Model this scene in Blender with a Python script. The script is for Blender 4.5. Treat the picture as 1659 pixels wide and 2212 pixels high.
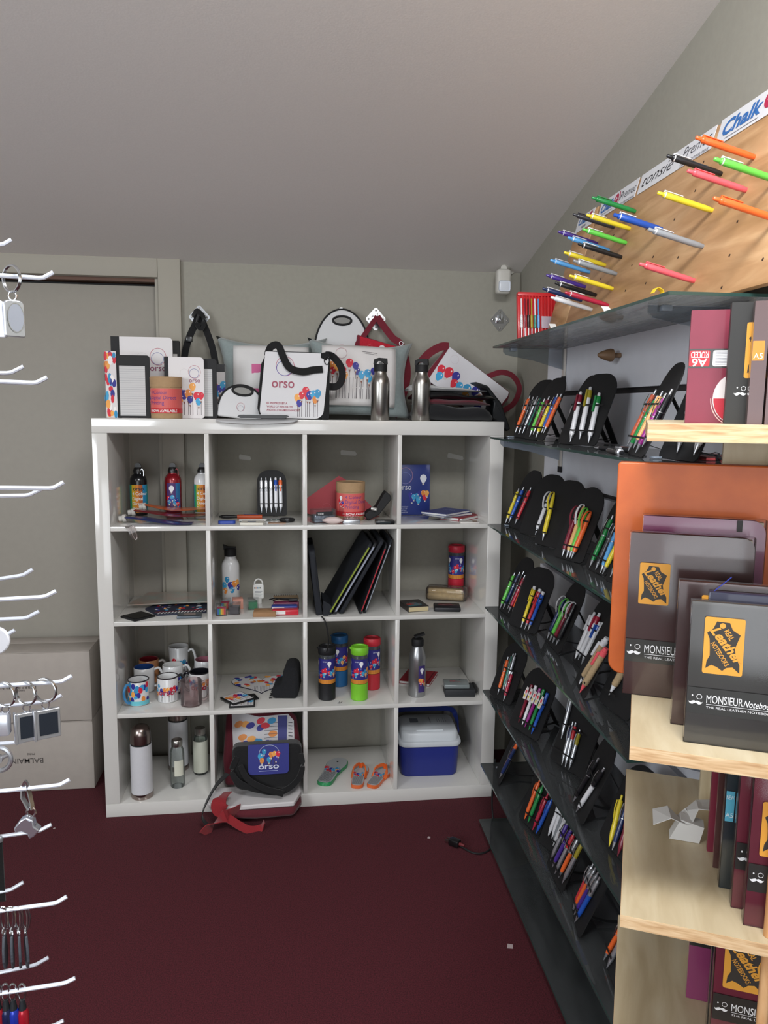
import bpy, bmesh, math, random
from mathutils import Vector, Matrix
from math import pi, sin, cos, atan2, sqrt, radians
random.seed(7)
S = bpy.context.scene
COL = S.collection
for o in list(bpy.data.objects): bpy.data.objects.remove(o)

# ---------------------------------------------------------------- camera
cd = bpy.data.cameras.new('camera'); cam = bpy.data.objects.new('camera', cd); COL.objects.link(cam)
cam.location = (0.66339, -2.84810, 1.53699)
cam.rotation_euler = (1.437470, -0.0113473, -0.1294483)
cd.sensor_fit = 'VERTICAL'; cd.sensor_height = 32.0; cd.sensor_width = 24.0
cd.lens = 1678.0/2212.0*32.0; cd.clip_start = 0.02; cd.clip_end = 60
S.camera = cam
# ---------------------------------------------------------------- world, lights, exposure
w = bpy.data.worlds.new('world'); S.world = w; w.use_nodes = True
w.node_tree.nodes['Background'].inputs[0].default_value = (0.75, 0.85, 1.0, 1)
w.node_tree.nodes['Background'].inputs[1].default_value = 0.3
S.view_settings.view_transform = 'Standard'; S.view_settings.look = 'None'
S.view_settings.gamma = 1.0; S.view_settings.use_curve_mapping = False
S.view_settings.exposure = 0.06
def area(name, loc, target, sx, sy, power, color):
    d = bpy.data.lights.new(name, 'AREA'); d.shape = 'RECTANGLE'; d.size = sx; d.size_y = sy
    d.energy = power; d.color = color
    o = bpy.data.objects.new(name, d); COL.objects.link(o); o.location = loc
    o.rotation_euler = (Vector(target)-Vector(loc)).to_track_quat('-Z', 'Y').to_euler()
    return o
area('window_daylight', (-2.30, -3.5, 1.95), (0.9, 0.1, 1.35), 1.7, 1.3, 108, (0.90, 0.95, 1.0))
area('rear_window_daylight', (0.1, -5.40, 1.30), (0.1, 0, 1.3), 2.4, 1.9, 46, (0.90, 0.95, 1.0))
area('roof_window_daylight', (0.95, -2.36, 2.62), (1.0, -1.2, 0.6), 0.7, 0.55, 44, (0.97, 0.98, 1.0))

# ---------------------------------------------------------------- materials
def lin(h):
    h = h.lstrip('#'); v = [int(h[i:i+2], 16)/255 for i in (0, 2, 4)]
    return tuple((c/12.92 if c <= .04045 else ((c+.055)/1.055)**2.4) for c in v)+(1,)
MATS = {}
def mat(h, rough=.5, metal=0, coat=0, noise=0, scale=40, bump=0, name=None, alpha=1, stretch=None, h2=None, sheen=0, emit=None):
    key = (h, rough, metal, coat, noise, scale, bump, alpha, stretch, h2, sheen)
    if key in MATS: return MATS[key]
    m = bpy.data.materials.new(name or 'mat_'+h.lstrip('#')); m.use_nodes = True; nt = m.node_tree
    b = nt.nodes['Principled BSDF']; c = lin(h)
    b.inputs['Base Color'].default_value = c; b.inputs['Roughness'].default_value = rough
    b.inputs['Metallic'].default_value = metal; b.inputs['Coat Weight'].default_value = coat
    b.inputs['Coat Roughness'].default_value = .08; b.inputs['Sheen Weight'].default_value = sheen
    if alpha < 1: b.inputs['Alpha'].default_value = alpha
    if noise or bump:
        tc = nt.nodes.new('ShaderNodeTexCoord'); mp = nt.nodes.new('ShaderNodeMapping')
        if stretch: mp.inputs['Scale'].default_value = stretch
        n = nt.nodes.new('ShaderNodeTexNoise'); n.inputs['Scale'].default_value = scale; n.inputs['Detail'].default_value = 5
        nt.links.new(tc.outputs['Object'], mp.inputs[0]); nt.links.new(mp.outputs[0], n.inputs['Vector'])
        if noise:
            mx = nt.nodes.new('ShaderNodeMix'); mx.data_type = 'RGBA'
            c2 = lin(h2) if h2 else tuple(x*(1-noise) for x in c[:3])+(1,)
            c1 = c if h2 else tuple(min(1, x*(1+noise)) for x in c[:3])+(1,)
            r = nt.nodes.new('ShaderNodeMapRange'); r.inputs['From Min'].default_value = .3; r.inputs['From Max'].default_value = .7
            nt.links.new(n.outputs[0], r.inputs['Value']); nt.links.new(r.outputs[0], mx.inputs['Factor'])
            mx.inputs['A'].default_value = c1; mx.inputs['B'].default_value = c2
            nt.links.new(mx.outputs['Result'], b.inputs['Base Color'])
        if bump:
            bp = nt.nodes.new('ShaderNodeBump'); bp.inputs['Strength'].default_value = bump; bp.inputs['Distance'].default_value = .002
            nt.links.new(n.outputs[0], bp.inputs['Height']); nt.links.new(bp.outputs[0], b.inputs['Normal'])
    MATS[key] = m; return m
def glassmat(name, tint, dust=0.0, dustc='#9aa0a0', rough=0.02, ior=1.5):
    key = ('glass', name)
    if key in MATS: return MATS[key]
    m = bpy.data.materials.new(name); m.use_nodes = True; nt = m.node_tree; nt.nodes.clear()
    out = nt.nodes.new('ShaderNodeOutputMaterial'); tr = nt.nodes.new('ShaderNodeBsdfTransparent'); tr.inputs[0].default_value = lin(tint)
    gl = nt.nodes.new('ShaderNodeBsdfGlossy'); gl.inputs['Roughness'].default_value = rough
    fr = nt.nodes.new('ShaderNodeFresnel'); fr.inputs[0].default_value = ior
    mx = nt.nodes.new('ShaderNodeMixShader'); nt.links.new(fr.outputs[0], mx.inputs[0]); nt.links.new(tr.outputs[0], mx.inputs[1]); nt.links.new(gl.outputs[0], mx.inputs[2])
    last = mx
    if dust:
        df = nt.nodes.new('ShaderNodeBsdfDiffuse'); df.inputs[0].default_value = lin(dustc)
        tl = nt.nodes.new('ShaderNodeBsdfTranslucent'); tl.inputs[0].default_value = lin(dustc); dm = nt.nodes.new('ShaderNodeMixShader'); dm.inputs[0].default_value = .45
        nt.links.new(df.outputs[0], dm.inputs[1]); nt.links.new(tl.outputs[0], dm.inputs[2]); df = dm
        n = nt.nodes.new('ShaderNodeTexNoise'); n.inputs['Scale'].default_value = 9; n.inputs['Detail'].default_value = 6
        r = nt.nodes.new('ShaderNodeMapRange'); r.inputs['From Min'].default_value = .3; r.inputs['From Max'].default_value = .8; r.inputs['To Min'].default_value = dust*.5; r.inputs['To Max'].default_value = dust*1.6
        nt.links.new(n.outputs[0], r.inputs['Value'])
        m2 = nt.nodes.new('ShaderNodeMixShader'); nt.links.new(r.outputs[0], m2.inputs[0]); nt.links.new(mx.outputs[0], m2.inputs[1]); nt.links.new(df.outputs[0], m2.inputs[2]); last = m2
    nt.links.new(last.outputs[0], out.inputs[0]); MATS[key] = m; return m
def woodmat(name, c1, c2, c3, scale=6, stretch=(1, 1, 8), rough=.55, coat=0):
    key = ('wood', name)
    if key in MATS: return MATS[key]
    m = bpy.data.materials.new(name); m.use_nodes = True; nt = m.node_tree; b = nt.nodes['Principled BSDF']
    tc = nt.nodes.new('ShaderNodeTexCoord'); mp = nt.nodes.new('ShaderNodeMapping'); mp.inputs['Scale'].default_value = stretch
    n = nt.nodes.new('ShaderNodeTexNoise'); n.inputs['Scale'].default_value = scale; n.inputs['Detail'].default_value = 7; n.inputs['Distortion'].default_value = .6
    cr = nt.nodes.new('ShaderNodeValToRGB'); e = cr.color_ramp.elements
    e[0].position = .3; e[0].color = lin(c1); e[1].position = .7; e[1].color = lin(c3); x = e.new(.5); x.color = lin(c2)
    nt.links.new(tc.outputs['Object'], mp.inputs[0]); nt.links.new(mp.outputs[0], n.inputs['Vector']); nt.links.new(n.outputs[0], cr.inputs[0]); nt.links.new(cr.outputs[0], b.inputs['Base Color'])
    b.inputs['Roughness'].default_value = rough; b.inputs['Coat Weight'].default_value = coat
    MATS[key] = m; return m

WHITE = '#e6e4e0'
def plastic(h): return mat(h, .35, coat=.25)
def cloth(h): return mat(h, .9, noise=.12, scale=300, bump=.25, sheen=.2)
CHROME = mat('#d8dade', .18, 1); STEEL = mat('#a8a5a0', .28, 1, noise=.06, scale=8, stretch=(1, 1, 60)); SILVER = mat('#c9ccd2', .3, .85)
BLACK = mat('#0d0d0f', .65); BLACKCLOTH = cloth('#0c0c0e'); BLKG = plastic('#101012')

# ---------------------------------------------------------------- mesh helpers
class MB:
    def __init__(s): s.v = []; s.f = []; s.m = []; s.mats = []
    def mi(s, m):
        if m not in s.mats: s.mats.append(m)
        return s.mats.index(m)
    def add(s, vs, fs, m=None):
        k = len(s.v); s.v += [tuple(v) for v in vs]; s.f += [tuple(i+k for i in f) for f in fs]
        i = s.mi(m) if m else 0; s.m += [i]*len(fs); return s
    def box(s, x0, x1, y0, y1, z0, z1, m=None, bev=0, M=None, seg=2):
        if bev:
            bm = bmesh.new(); bmesh.ops.create_cube(bm, size=1)
            for v in bm.verts: v.co = Vector(((x0+x1)/2+v.co.x*(x1-x0), (y0+y1)/2+v.co.y*(y1-y0), (z0+z1)/2+v.co.z*(z1-z0)))
            bmesh.ops.bevel(bm, geom=bm.edges[:], offset=bev, segments=seg, affect='EDGES', profile=.5)
            bm.verts.index_update(); vs = [v.co.copy() for v in bm.verts]; fs = [[v.index for v in f.verts] for f in bm.faces]; bm.free()
        else:
            vs = [Vector((x, y, z)) for z in (z0, z1) for y in (y0, y1) for x in (x0, x1)]
            fs = [(0, 2, 3, 1), (4, 5, 7, 6), (0, 1, 5, 4), (2, 6, 7, 3), (0, 4, 6, 2), (1, 3, 7, 5)]
        if M is not None: vs = [M@Vector(v) for v in vs]
        return s.add(vs, fs, m)
    def lathe(s, prof, n=32, m=None, M=None, cap=True):
        vs = []; fs = []
        for r, z in prof:
            for i in range(n): a = 2*pi*i/n; vs.append(Vector((r*cos(a), r*sin(a), z)))
        for k in range(len(prof)-1):
            for i in range(n):
                j = (i+1) % n; fs.append((k*n+i, k*n+j, (k+1)*n+j, (k+1)*n+i))
        if cap:
            if prof[0][0] > 1e-6: fs.append(tuple(range(n-1, -1, -1)))
            if prof[-1][0] > 1e-6: fs.append(tuple((len(prof)-1)*n+i for i in range(n)))
        if M is not None: vs = [M@v for v in vs]
        return s.add(vs, fs, m)
    def tube(s, pts, r, n=8, m=None, closed=False, rs=None, flat=1):
        pts = [Vector(p) for p in pts]; N = len(pts); vs = []; fs = []; up = None
        for i, p in enumerate(pts):
            a = pts[(i-1) % N] if (closed or i > 0) else p; b = pts[(i+1) % N] if (closed or i < N-1) else p
            t = (b-a).normalized()
            if up is None:
                up = Vector((0, 0, 1)) if abs(t.z) < .9 else Vector((1, 0, 0))
            up = (up-t*up.dot(t)).normalized(); sd = t.cross(up)
            rr = rs[i] if rs else r
            for k in range(n): g = 2*pi*k/n; vs.append(p+(up*cos(g)*flat+sd*sin(g))*rr)
        M_ = N if closed else N-1
        for i in range(M_):
            for k in range(n):
                j = (k+1) % n; i2 = (i+1) % N; fs.append((i*n+k, i*n+j, i2*n+j, i2*n+k))
        if not closed: fs += [tuple(range(n-1, -1, -1)), tuple((N-1)*n+k for k in range(n))]
        return s.add(vs, fs, m)
    def ribbon(s, pts, sides, w, t, m=None):
        # strap: side vector per point (or one), width w, thickness t
        pts = [Vector(p) for p in pts]; N = len(pts)
        if sides == 'flat': sides = [((pts[min(N-1, i+1)]-pts[max(0, i-1)]).cross(Vector((0, 1, 0))))+Vector((0, .0004, 0)) for i in range(N)]
        if not isinstance(sides[0], (tuple, list, Vector)): sides = [sides]*N
        vs = []; fs = []
        for i, p in enumerate(pts):
            a = pts[max(0, i-1)]; b = pts[min(N-1, i+1)]; tg = (b-a).normalized(); sd = Vector(sides[i]); sd = (sd-tg*sd.dot(tg)).normalized(); nn = tg.cross(sd)
            for x, y in ((-1, -1), (1, -1), (1, 1), (-1, 1)): vs.append(p+sd*x*w/2+nn*y*t/2)
        for i in range(N-1):
            for k in range(4): j = (k+1) % 4; fs.append((i*4+k, i*4+j, i*4+4+j, i*4+4+k))
        fs += [(3, 2, 1, 0), tuple((N-1)*4+k for k in range(4))]
        return s.add(vs, fs, m)
    def prism(s, poly, t0, t1, F, m=None, mside=None):
        # poly in (u,v), extruded from t0 to t1 along the frame's normal. F(u,v,t)->point
        n = len(poly)
        vs = [F(u, v, t0) for u, v in poly]+[F(u, v, t1) for u, v in poly]
        s.add(vs, [tuple(range(n-1, -1, -1)), tuple(range(n, 2*n))], m)
        k = len(s.v)-2*n; fs = [(k+i, k+(i+1) % n, k+n+(i+1) % n, k+n+i) for i in range(n)]
        s.f += fs; s.m += [s.mi(mside or m) if (mside or m) else 0]*n
        return s
    def build(s, name, m=None, parent=None, label=None, smooth=40, sub=0, solid=0, bev=0):
        me = bpy.data.meshes.new(name); me.from_pydata(s.v, [], s.f)
        if s.mats and not (m and not any(s.m)):
            for x in s.mats: me.materials.append(x)
            me.polygons.foreach_set('material_index', s.m)
        elif m: me.materials.append(m)
        bm = bmesh.new(); bm.from_mesh(me); bmesh.ops.recalc_face_normals(bm, faces=bm.faces[:]) if not getattr(s, 'norec', 0) else None; bm.to_mesh(me); bm.free()
        if smooth:
            me.shade_smooth(); me.set_sharp_from_angle(angle=radians(smooth))
        o = bpy.data.objects.new(name, me); COL.objects.link(o)
        if parent: o.parent = parent
        if label: o['label'] = label
        if solid: d = o.modifiers.new('solid', 'SOLIDIFY'); d.thickness = solid
        if bev: d = o.modifiers.new('bevel', 'BEVEL'); d.width = bev; d.segments = 2; d.limit_method = 'ANGLE'
        if sub: d = o.modifiers.new('sub', 'SUBSURF'); d.levels = sub; d.render_levels = sub
        return o
def tag(o, label, cat, group=None):
    o['label'] = label; o['category'] = cat
    if group: o['group'] = group
    return o
def struct(o): o['kind'] = 'structure'; return o
def thing(name, label, cat, loc=(0, 0, 0), rz=0, group=None, M=None):
    o = bpy.data.objects.new(name, None); o.empty_display_size = .02; COL.objects.link(o)
    if M is not None: o.matrix_world = M
    else: o.location = loc; o.rotation_euler = (0, 0, rz)
    return tag(o, label, cat, group)
def frame(o, ux, uy):
    """matrix with local x = ux, local y = uy, z = x cross y"""
    x = Vector(ux).normalized(); y = Vector(uy); y = (y-x*y.dot(x)).normalized(); z = x.cross(y)
    return Matrix.Translation(Vector(o))@Matrix((x, y, z)).transposed().to_4x4()
def copy_thing(r, loc=None, rz=None, label=None, group=None):
    c = r.copy(); COL.objects.link(c)
    if loc is not None: c.location = loc
    if rz is not None: c.rotation_euler = (0, 0, rz)
    if label: c['label'] = label
    if group: c['group'] = group
    for ch in list(r.children):
        d = ch.copy(); COL.objects.link(d); d.parent = c
        for g in ch.children: e = g.copy(); COL.objects.link(e); e.parent = d
    return c
def rrect(x0, y0, x1, y1, r, n=5):
    P = []
    rs = r if isinstance(r, (tuple, list)) else (r,)*4      # bl br tr tl
    for (cx, cy, a0, q) in ((x0+rs[0], y0+rs[0], pi, rs[0]), (x1-rs[1], y0+rs[1], 1.5*pi, rs[1]), (x1-rs[2], y1-rs[2], 0, rs[2]), (x0+rs[3], y1-rs[3], .5*pi, rs[3])):
        if q < 1e-6: P.append((cx, cy)); continue
        for i in range(n+1): a = a0+pi/2*i/n; P.append((cx+q*cos(a), cy+q*sin(a)))
    return P
def arcpts(cx, cy, r, a0, a1, n, ry=None):
    ry = ry or r; return [(cx+r*cos(a0+(a1-a0)*i/n), cy+ry*sin(a0+(a1-a0)*i/n)) for i in range(n+1)]
def PF(o, U, V):
    o = Vector(o); U = Vector(U).normalized(); V = Vector(V).normalized(); N = U.cross(V)
    return lambda u, v, t=0: o+U*u+V*v+N*t
def CF(r, z0=0, a0=-pi/2, c=(0, 0)):
    return lambda u, v, t=0: Vector((c[0]+(r+t)*cos(a0+u/r), c[1]+(r+t)*sin(a0+u/r), z0+v))
def cat_path(P, n=6, closed=False):
    """Catmull-Rom through points"""
    P = [Vector(p) for p in P]; out = []; N = len(P)
    rng = range(N) if closed else range(N-1)
    for i in rng:
        p0 = P[(i-1) % N] if closed or i > 0 else P[0]; p1 = P[i]; p2 = P[(i+1) % N]; p3 = P[(i+2) % N] if closed or i+2 < N else P[-1]
        for k in range(n):
            t = k/n; out.append(.5*((2*p1)+(-p0+p2)*t+(2*p0-5*p1+4*p2-p3)*t*t+(-p0+3*p1-3*p2+p3)*t**3))
    if not closed: out.append(P[-1])
    return out

# ---------------------------------------------------------------- printed graphics (letters, logos, pictures on things)
FC = {}
def glyphs(txt, bold=0.0, shear=0.0):
    k = (txt, bold, shear)
    if k in FC: return FC[k]
    c = bpy.data.curves.new('t', 'FONT'); c.body = txt; c.size = 1; c.offset = bold; c.shear = shear; c.resolution_u = 3; c.fill_mode = 'FRONT'
    o = bpy.data.objects.new('t', c); COL.objects.link(o)
    dg = bpy.context.evaluated_depsgraph_get(); me = o.evaluated_get(dg).to_mesh()
    vs = [(v.co.x, v.co.y) for v in me.vertices]; fs = [tuple(p.vertices) for p in me.polygons]
    o.evaluated_get(dg).to_mesh_clear(); bpy.data.objects.remove(o); bpy.data.curves.remove(c)
    FC[k] = (vs, fs); return FC[k]
class Print:
    def __init__(s): s.items = []
    def poly(s, pts, m, l=1): s.items.append((list(pts), [tuple(range(len(pts)))], m, l)); return s
    def rect(s, x0, y0, x1, y1, m, l=1, nx=1):
        vs = []; fs = []
        for i in range(nx+1): x = x0+(x1-x0)*i/nx; vs += [(x, y0), (x, y1)]
        for i in range(nx): fs.append((2*i, 2*i+2, 2*i+3, 2*i+1))
        s.items.append((vs, fs, m, l)); return s
    def ell(s, cx, cy, rx, ry, m, l=1, n=14, rot=0):
        P = []
        for i in range(n): a = 2*pi*i/n; x = rx*cos(a); y = ry*sin(a); P.append((cx+x*cos(rot)-y*sin(rot), cy+x*sin(rot)+y*cos(rot)))
        return s.poly(P, m, l)
    def ring(s, cx, cy, r, w, m, l=1, n=28, ry=None, a0=0, a1=2*pi):
        ry = ry or r; vs = []; fs = []
        for i in range(n+1):
            a = a0+(a1-a0)*i/n; vs += [(cx+r*cos(a), cy+ry*sin(a)), (cx+(r-w)*cos(a), cy+(ry-w)*sin(a))]
        for i in range(n): fs.append((2*i, 2*i+1, 2*i+3, 2*i+2))
        s.items.append((vs, fs, m, l)); return s
    def line(s, x0, y0, x1, y1, w, m, l=1):
        d = Vector((x1-x0, y1-y0)).normalized(); n = Vector((-d.y, d.x))*w/2
        return s.poly([(x0+n.x, y0+n.y), (x0-n.x, y0-n.y), (x1-n.x, y1-n.y), (x1+n.x, y1+n.y)], m, l)
    def text(s, t, x, y, h, m, l=2, rot=0, w=None, al='l', bold=0.0, shear=0.0, clip=None):
        vs, fs = glyphs(t, bold, shear)
        if not vs: return s
        x1 = max(v[0] for v in vs); x0 = min(v[0] for v in vs); W = x1-x0
        sx = h if w is None else w/W; sy = h
        off = {'l': 0, 'c': -W*sx/2, 'r': -W*sx}[al]; P = []
        for a, b in vs:
            a = (a-x0)*sx+off; b = b*sy
            P.append((x+a*cos(rot)-b*sin(rot), y+a*sin(rot)+b*cos(rot)))
        if clip:
            fs = [f for f in fs if all(clip[0] <= P[i][0] <= clip[1] for i in f)]
        s.items.append((P, fs, m, l)); return s
    def build(s, name, F, parent, lift=.0004, label=None):
        mb = MB(); mb.norec = 1
        p0, p1, p2 = F(0, .02, 0), F(.01, .02, 0), F(.02, .02, 0); curved = (p2-p1-(p1-p0)).length > 1e-5
        for pts, fs, m, l in s.items:
            if curved and len(fs) == 1 and len(pts) > 7:
                n = len(pts); cx = sum(p[0] for p in pts)/n; cy = sum(p[1] for p in pts)/n; vs = []; f2 = []
                for q in (1, .66, .33): vs += [(cx+(u-cx)*q, cy+(v-cy)*q) for u, v in pts]
                vs.append((cx, cy))
                for r_ in range(2): f2 += [(r_*n+i, r_*n+(i+1) % n, (r_+1)*n+(i+1) % n, (r_+1)*n+i) for i in range(n)]
                f2 += [(2*n+i, 2*n+(i+1) % n, 3*n) for i in range(n)]
                mb.add([F(u, v, lift*l) for u, v in vs], f2, m)
            else: mb.add([F(u, v, lift*(l+(.7 if curved else 0))) for u, v in pts], fs, m)
        return mb.build(name, None, parent, label, smooth=0)
INK = lambda h: mat(h, .5)
PAL = ['#2a2a8c', '#d42138', '#3aa0d0', '#e08a3c', '#d42138', '#2f8fbf', '#efa64e', '#322f96']
def bulb(P, x, y, r, m, l, white='#f2f2f2', stick=None, tilt=0):
    a = [(x+r*cos(t), y+r*sin(t)*1.08) for t in [(-.22+1.44*i/10)*pi for i in range(11)]]
    P.poly(a+[(x-r*.32, y-r*1.45), (x+r*.32, y-r*1.45)], m, l)
    P.rect(x-r*.3, y-r*2.0, x+r*.3, y-r*1.42, INK('#c9c6c2'), l)
    P.ell(x+r*.35, y+r*.4, r*.16, r*.24, INK('#f6e8e6'), l+.4, 6)
    if stick is not None and y-r*2 > stick:
        P.rect(x-r*.07, stick, x+r*.07, y-r*2.3, INK('#4a3f45'), l)
        P.poly([(x-r*.3, y-r*2.0), (x, y-r*2.9), (x+r*.3, y-r*2.0)], INK('#8a5a4a'), l)
def bulbs(P, x0, y0, x1, y1, n=8, r=None, l=1, seed=0, stick=True, lead=False):
    R = random.Random(seed); W = x1-x0; H = y1-y0; r = r or W/n*.75
    for i in range(n):
        x = x0+W*(i+.5)/n; y = y1-r*1.3-R.random()*H*.3
        bulb(P, x, y, r*(.85+.3*R.random()), INK(PAL[(i*3+seed) % 8]), l+.1*i, stick=y0 if stick else None)
        if i % 2 == 0: bulb(P, x+r*.5, y-r*1.6, r*.9, INK(PAL[(i*5+seed+1) % 8]), l+.1*i+.05, stick=y0 if stick else None)
    if lead: bulb(P, x0+W*.5, y1+r*.2, r*1.1, INK('#f4f4f6'), l+1.2)
def logo(P, cx, cy, r, ink='#b02a4a', txt='#8c3a5c', h=None, l=2, word=True, ring2='#4a5a9c'):
    P.ring(cx, cy, r, r*.045, INK(ink), l, ry=r*1.08); P.ring(cx-r*.06, cy-r*.22, r*.78, r*.05, INK(ring2), l+.3, ry=r*.76)
    if word: P.text('orso', cx, cy-r*1.08-(h or r*.9)*.62, h or r*.9, INK(txt), l, al='c', bold=.005)
CARDS={'2a': (1, 0.7625, 0.145, 0.18, 0.292), '2b': (1, 0.92, 0.148, 0.198, 0.131), '2c': (1, 1.1275, 0.085, 0.172, 0.1), '2d': (1, 1.255, 0.15, 0.18, 0.35), '2e': (1, 1.7275, 0.145, 0.225, -0.2), '2f': (1, 1.86, 0.13, 0.2, 0.1), '3a': (2, 0.7425, 0.145, 0.205, 0.132), '3b': (2, 0.918, 0.144, 0.19, 0.35), '3c': (2, 1.119, 0.146, 0.2, 0.35), '3d': (2, 1.3135, 0.117, 0.212, 0.35), '3e': (2, 1.466, 0.128, 0.195, 0.017), '3f': (2, 1.63, 0.14, 0.2, 0.1), '4a': (3, 0.7595, 0.141, 0.225, 0.086), '4b': (3, 0.946, 0.148, 0.222, 0.35), '4c': (3, 1.135, 0.146, 0.185, -0.039), '4d': (3, 1.321, 0.128, 0.165, 0.03), '4e': (3, 1.4775, 0.145, 0.225, -0.2), '4f': (3, 1.625, 0.14, 0.2, 0.1), '5a': (4, 0.755, 0.13, 0.235, 0.35), '5b': (4, 1.034, 0.15, 0.232, 0.35), '5c': (4, 1.2825, 0.145, 0.18, 0.35), '5d': (4, 1.5125, 0.145, 0.23, -0.2), '5e': (4, 1.7, 0.15, 0.21, 0.1), '6a': (5, 0.765, 0.13, 0.235, -0.2), '6b': (5, 1.0925, 0.125, 0.222, 0.232), '6w': (5, 1.2225, 0.095, 0.2, 0.35), '6c': (5, 1.358, 0.144, 0.228, -0.041), '6d': (5, 1.5475, 0.125, 0.235, -0.2), '6e': (5, 1.748, 0.144, 0.22, -0.139)}
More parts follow.
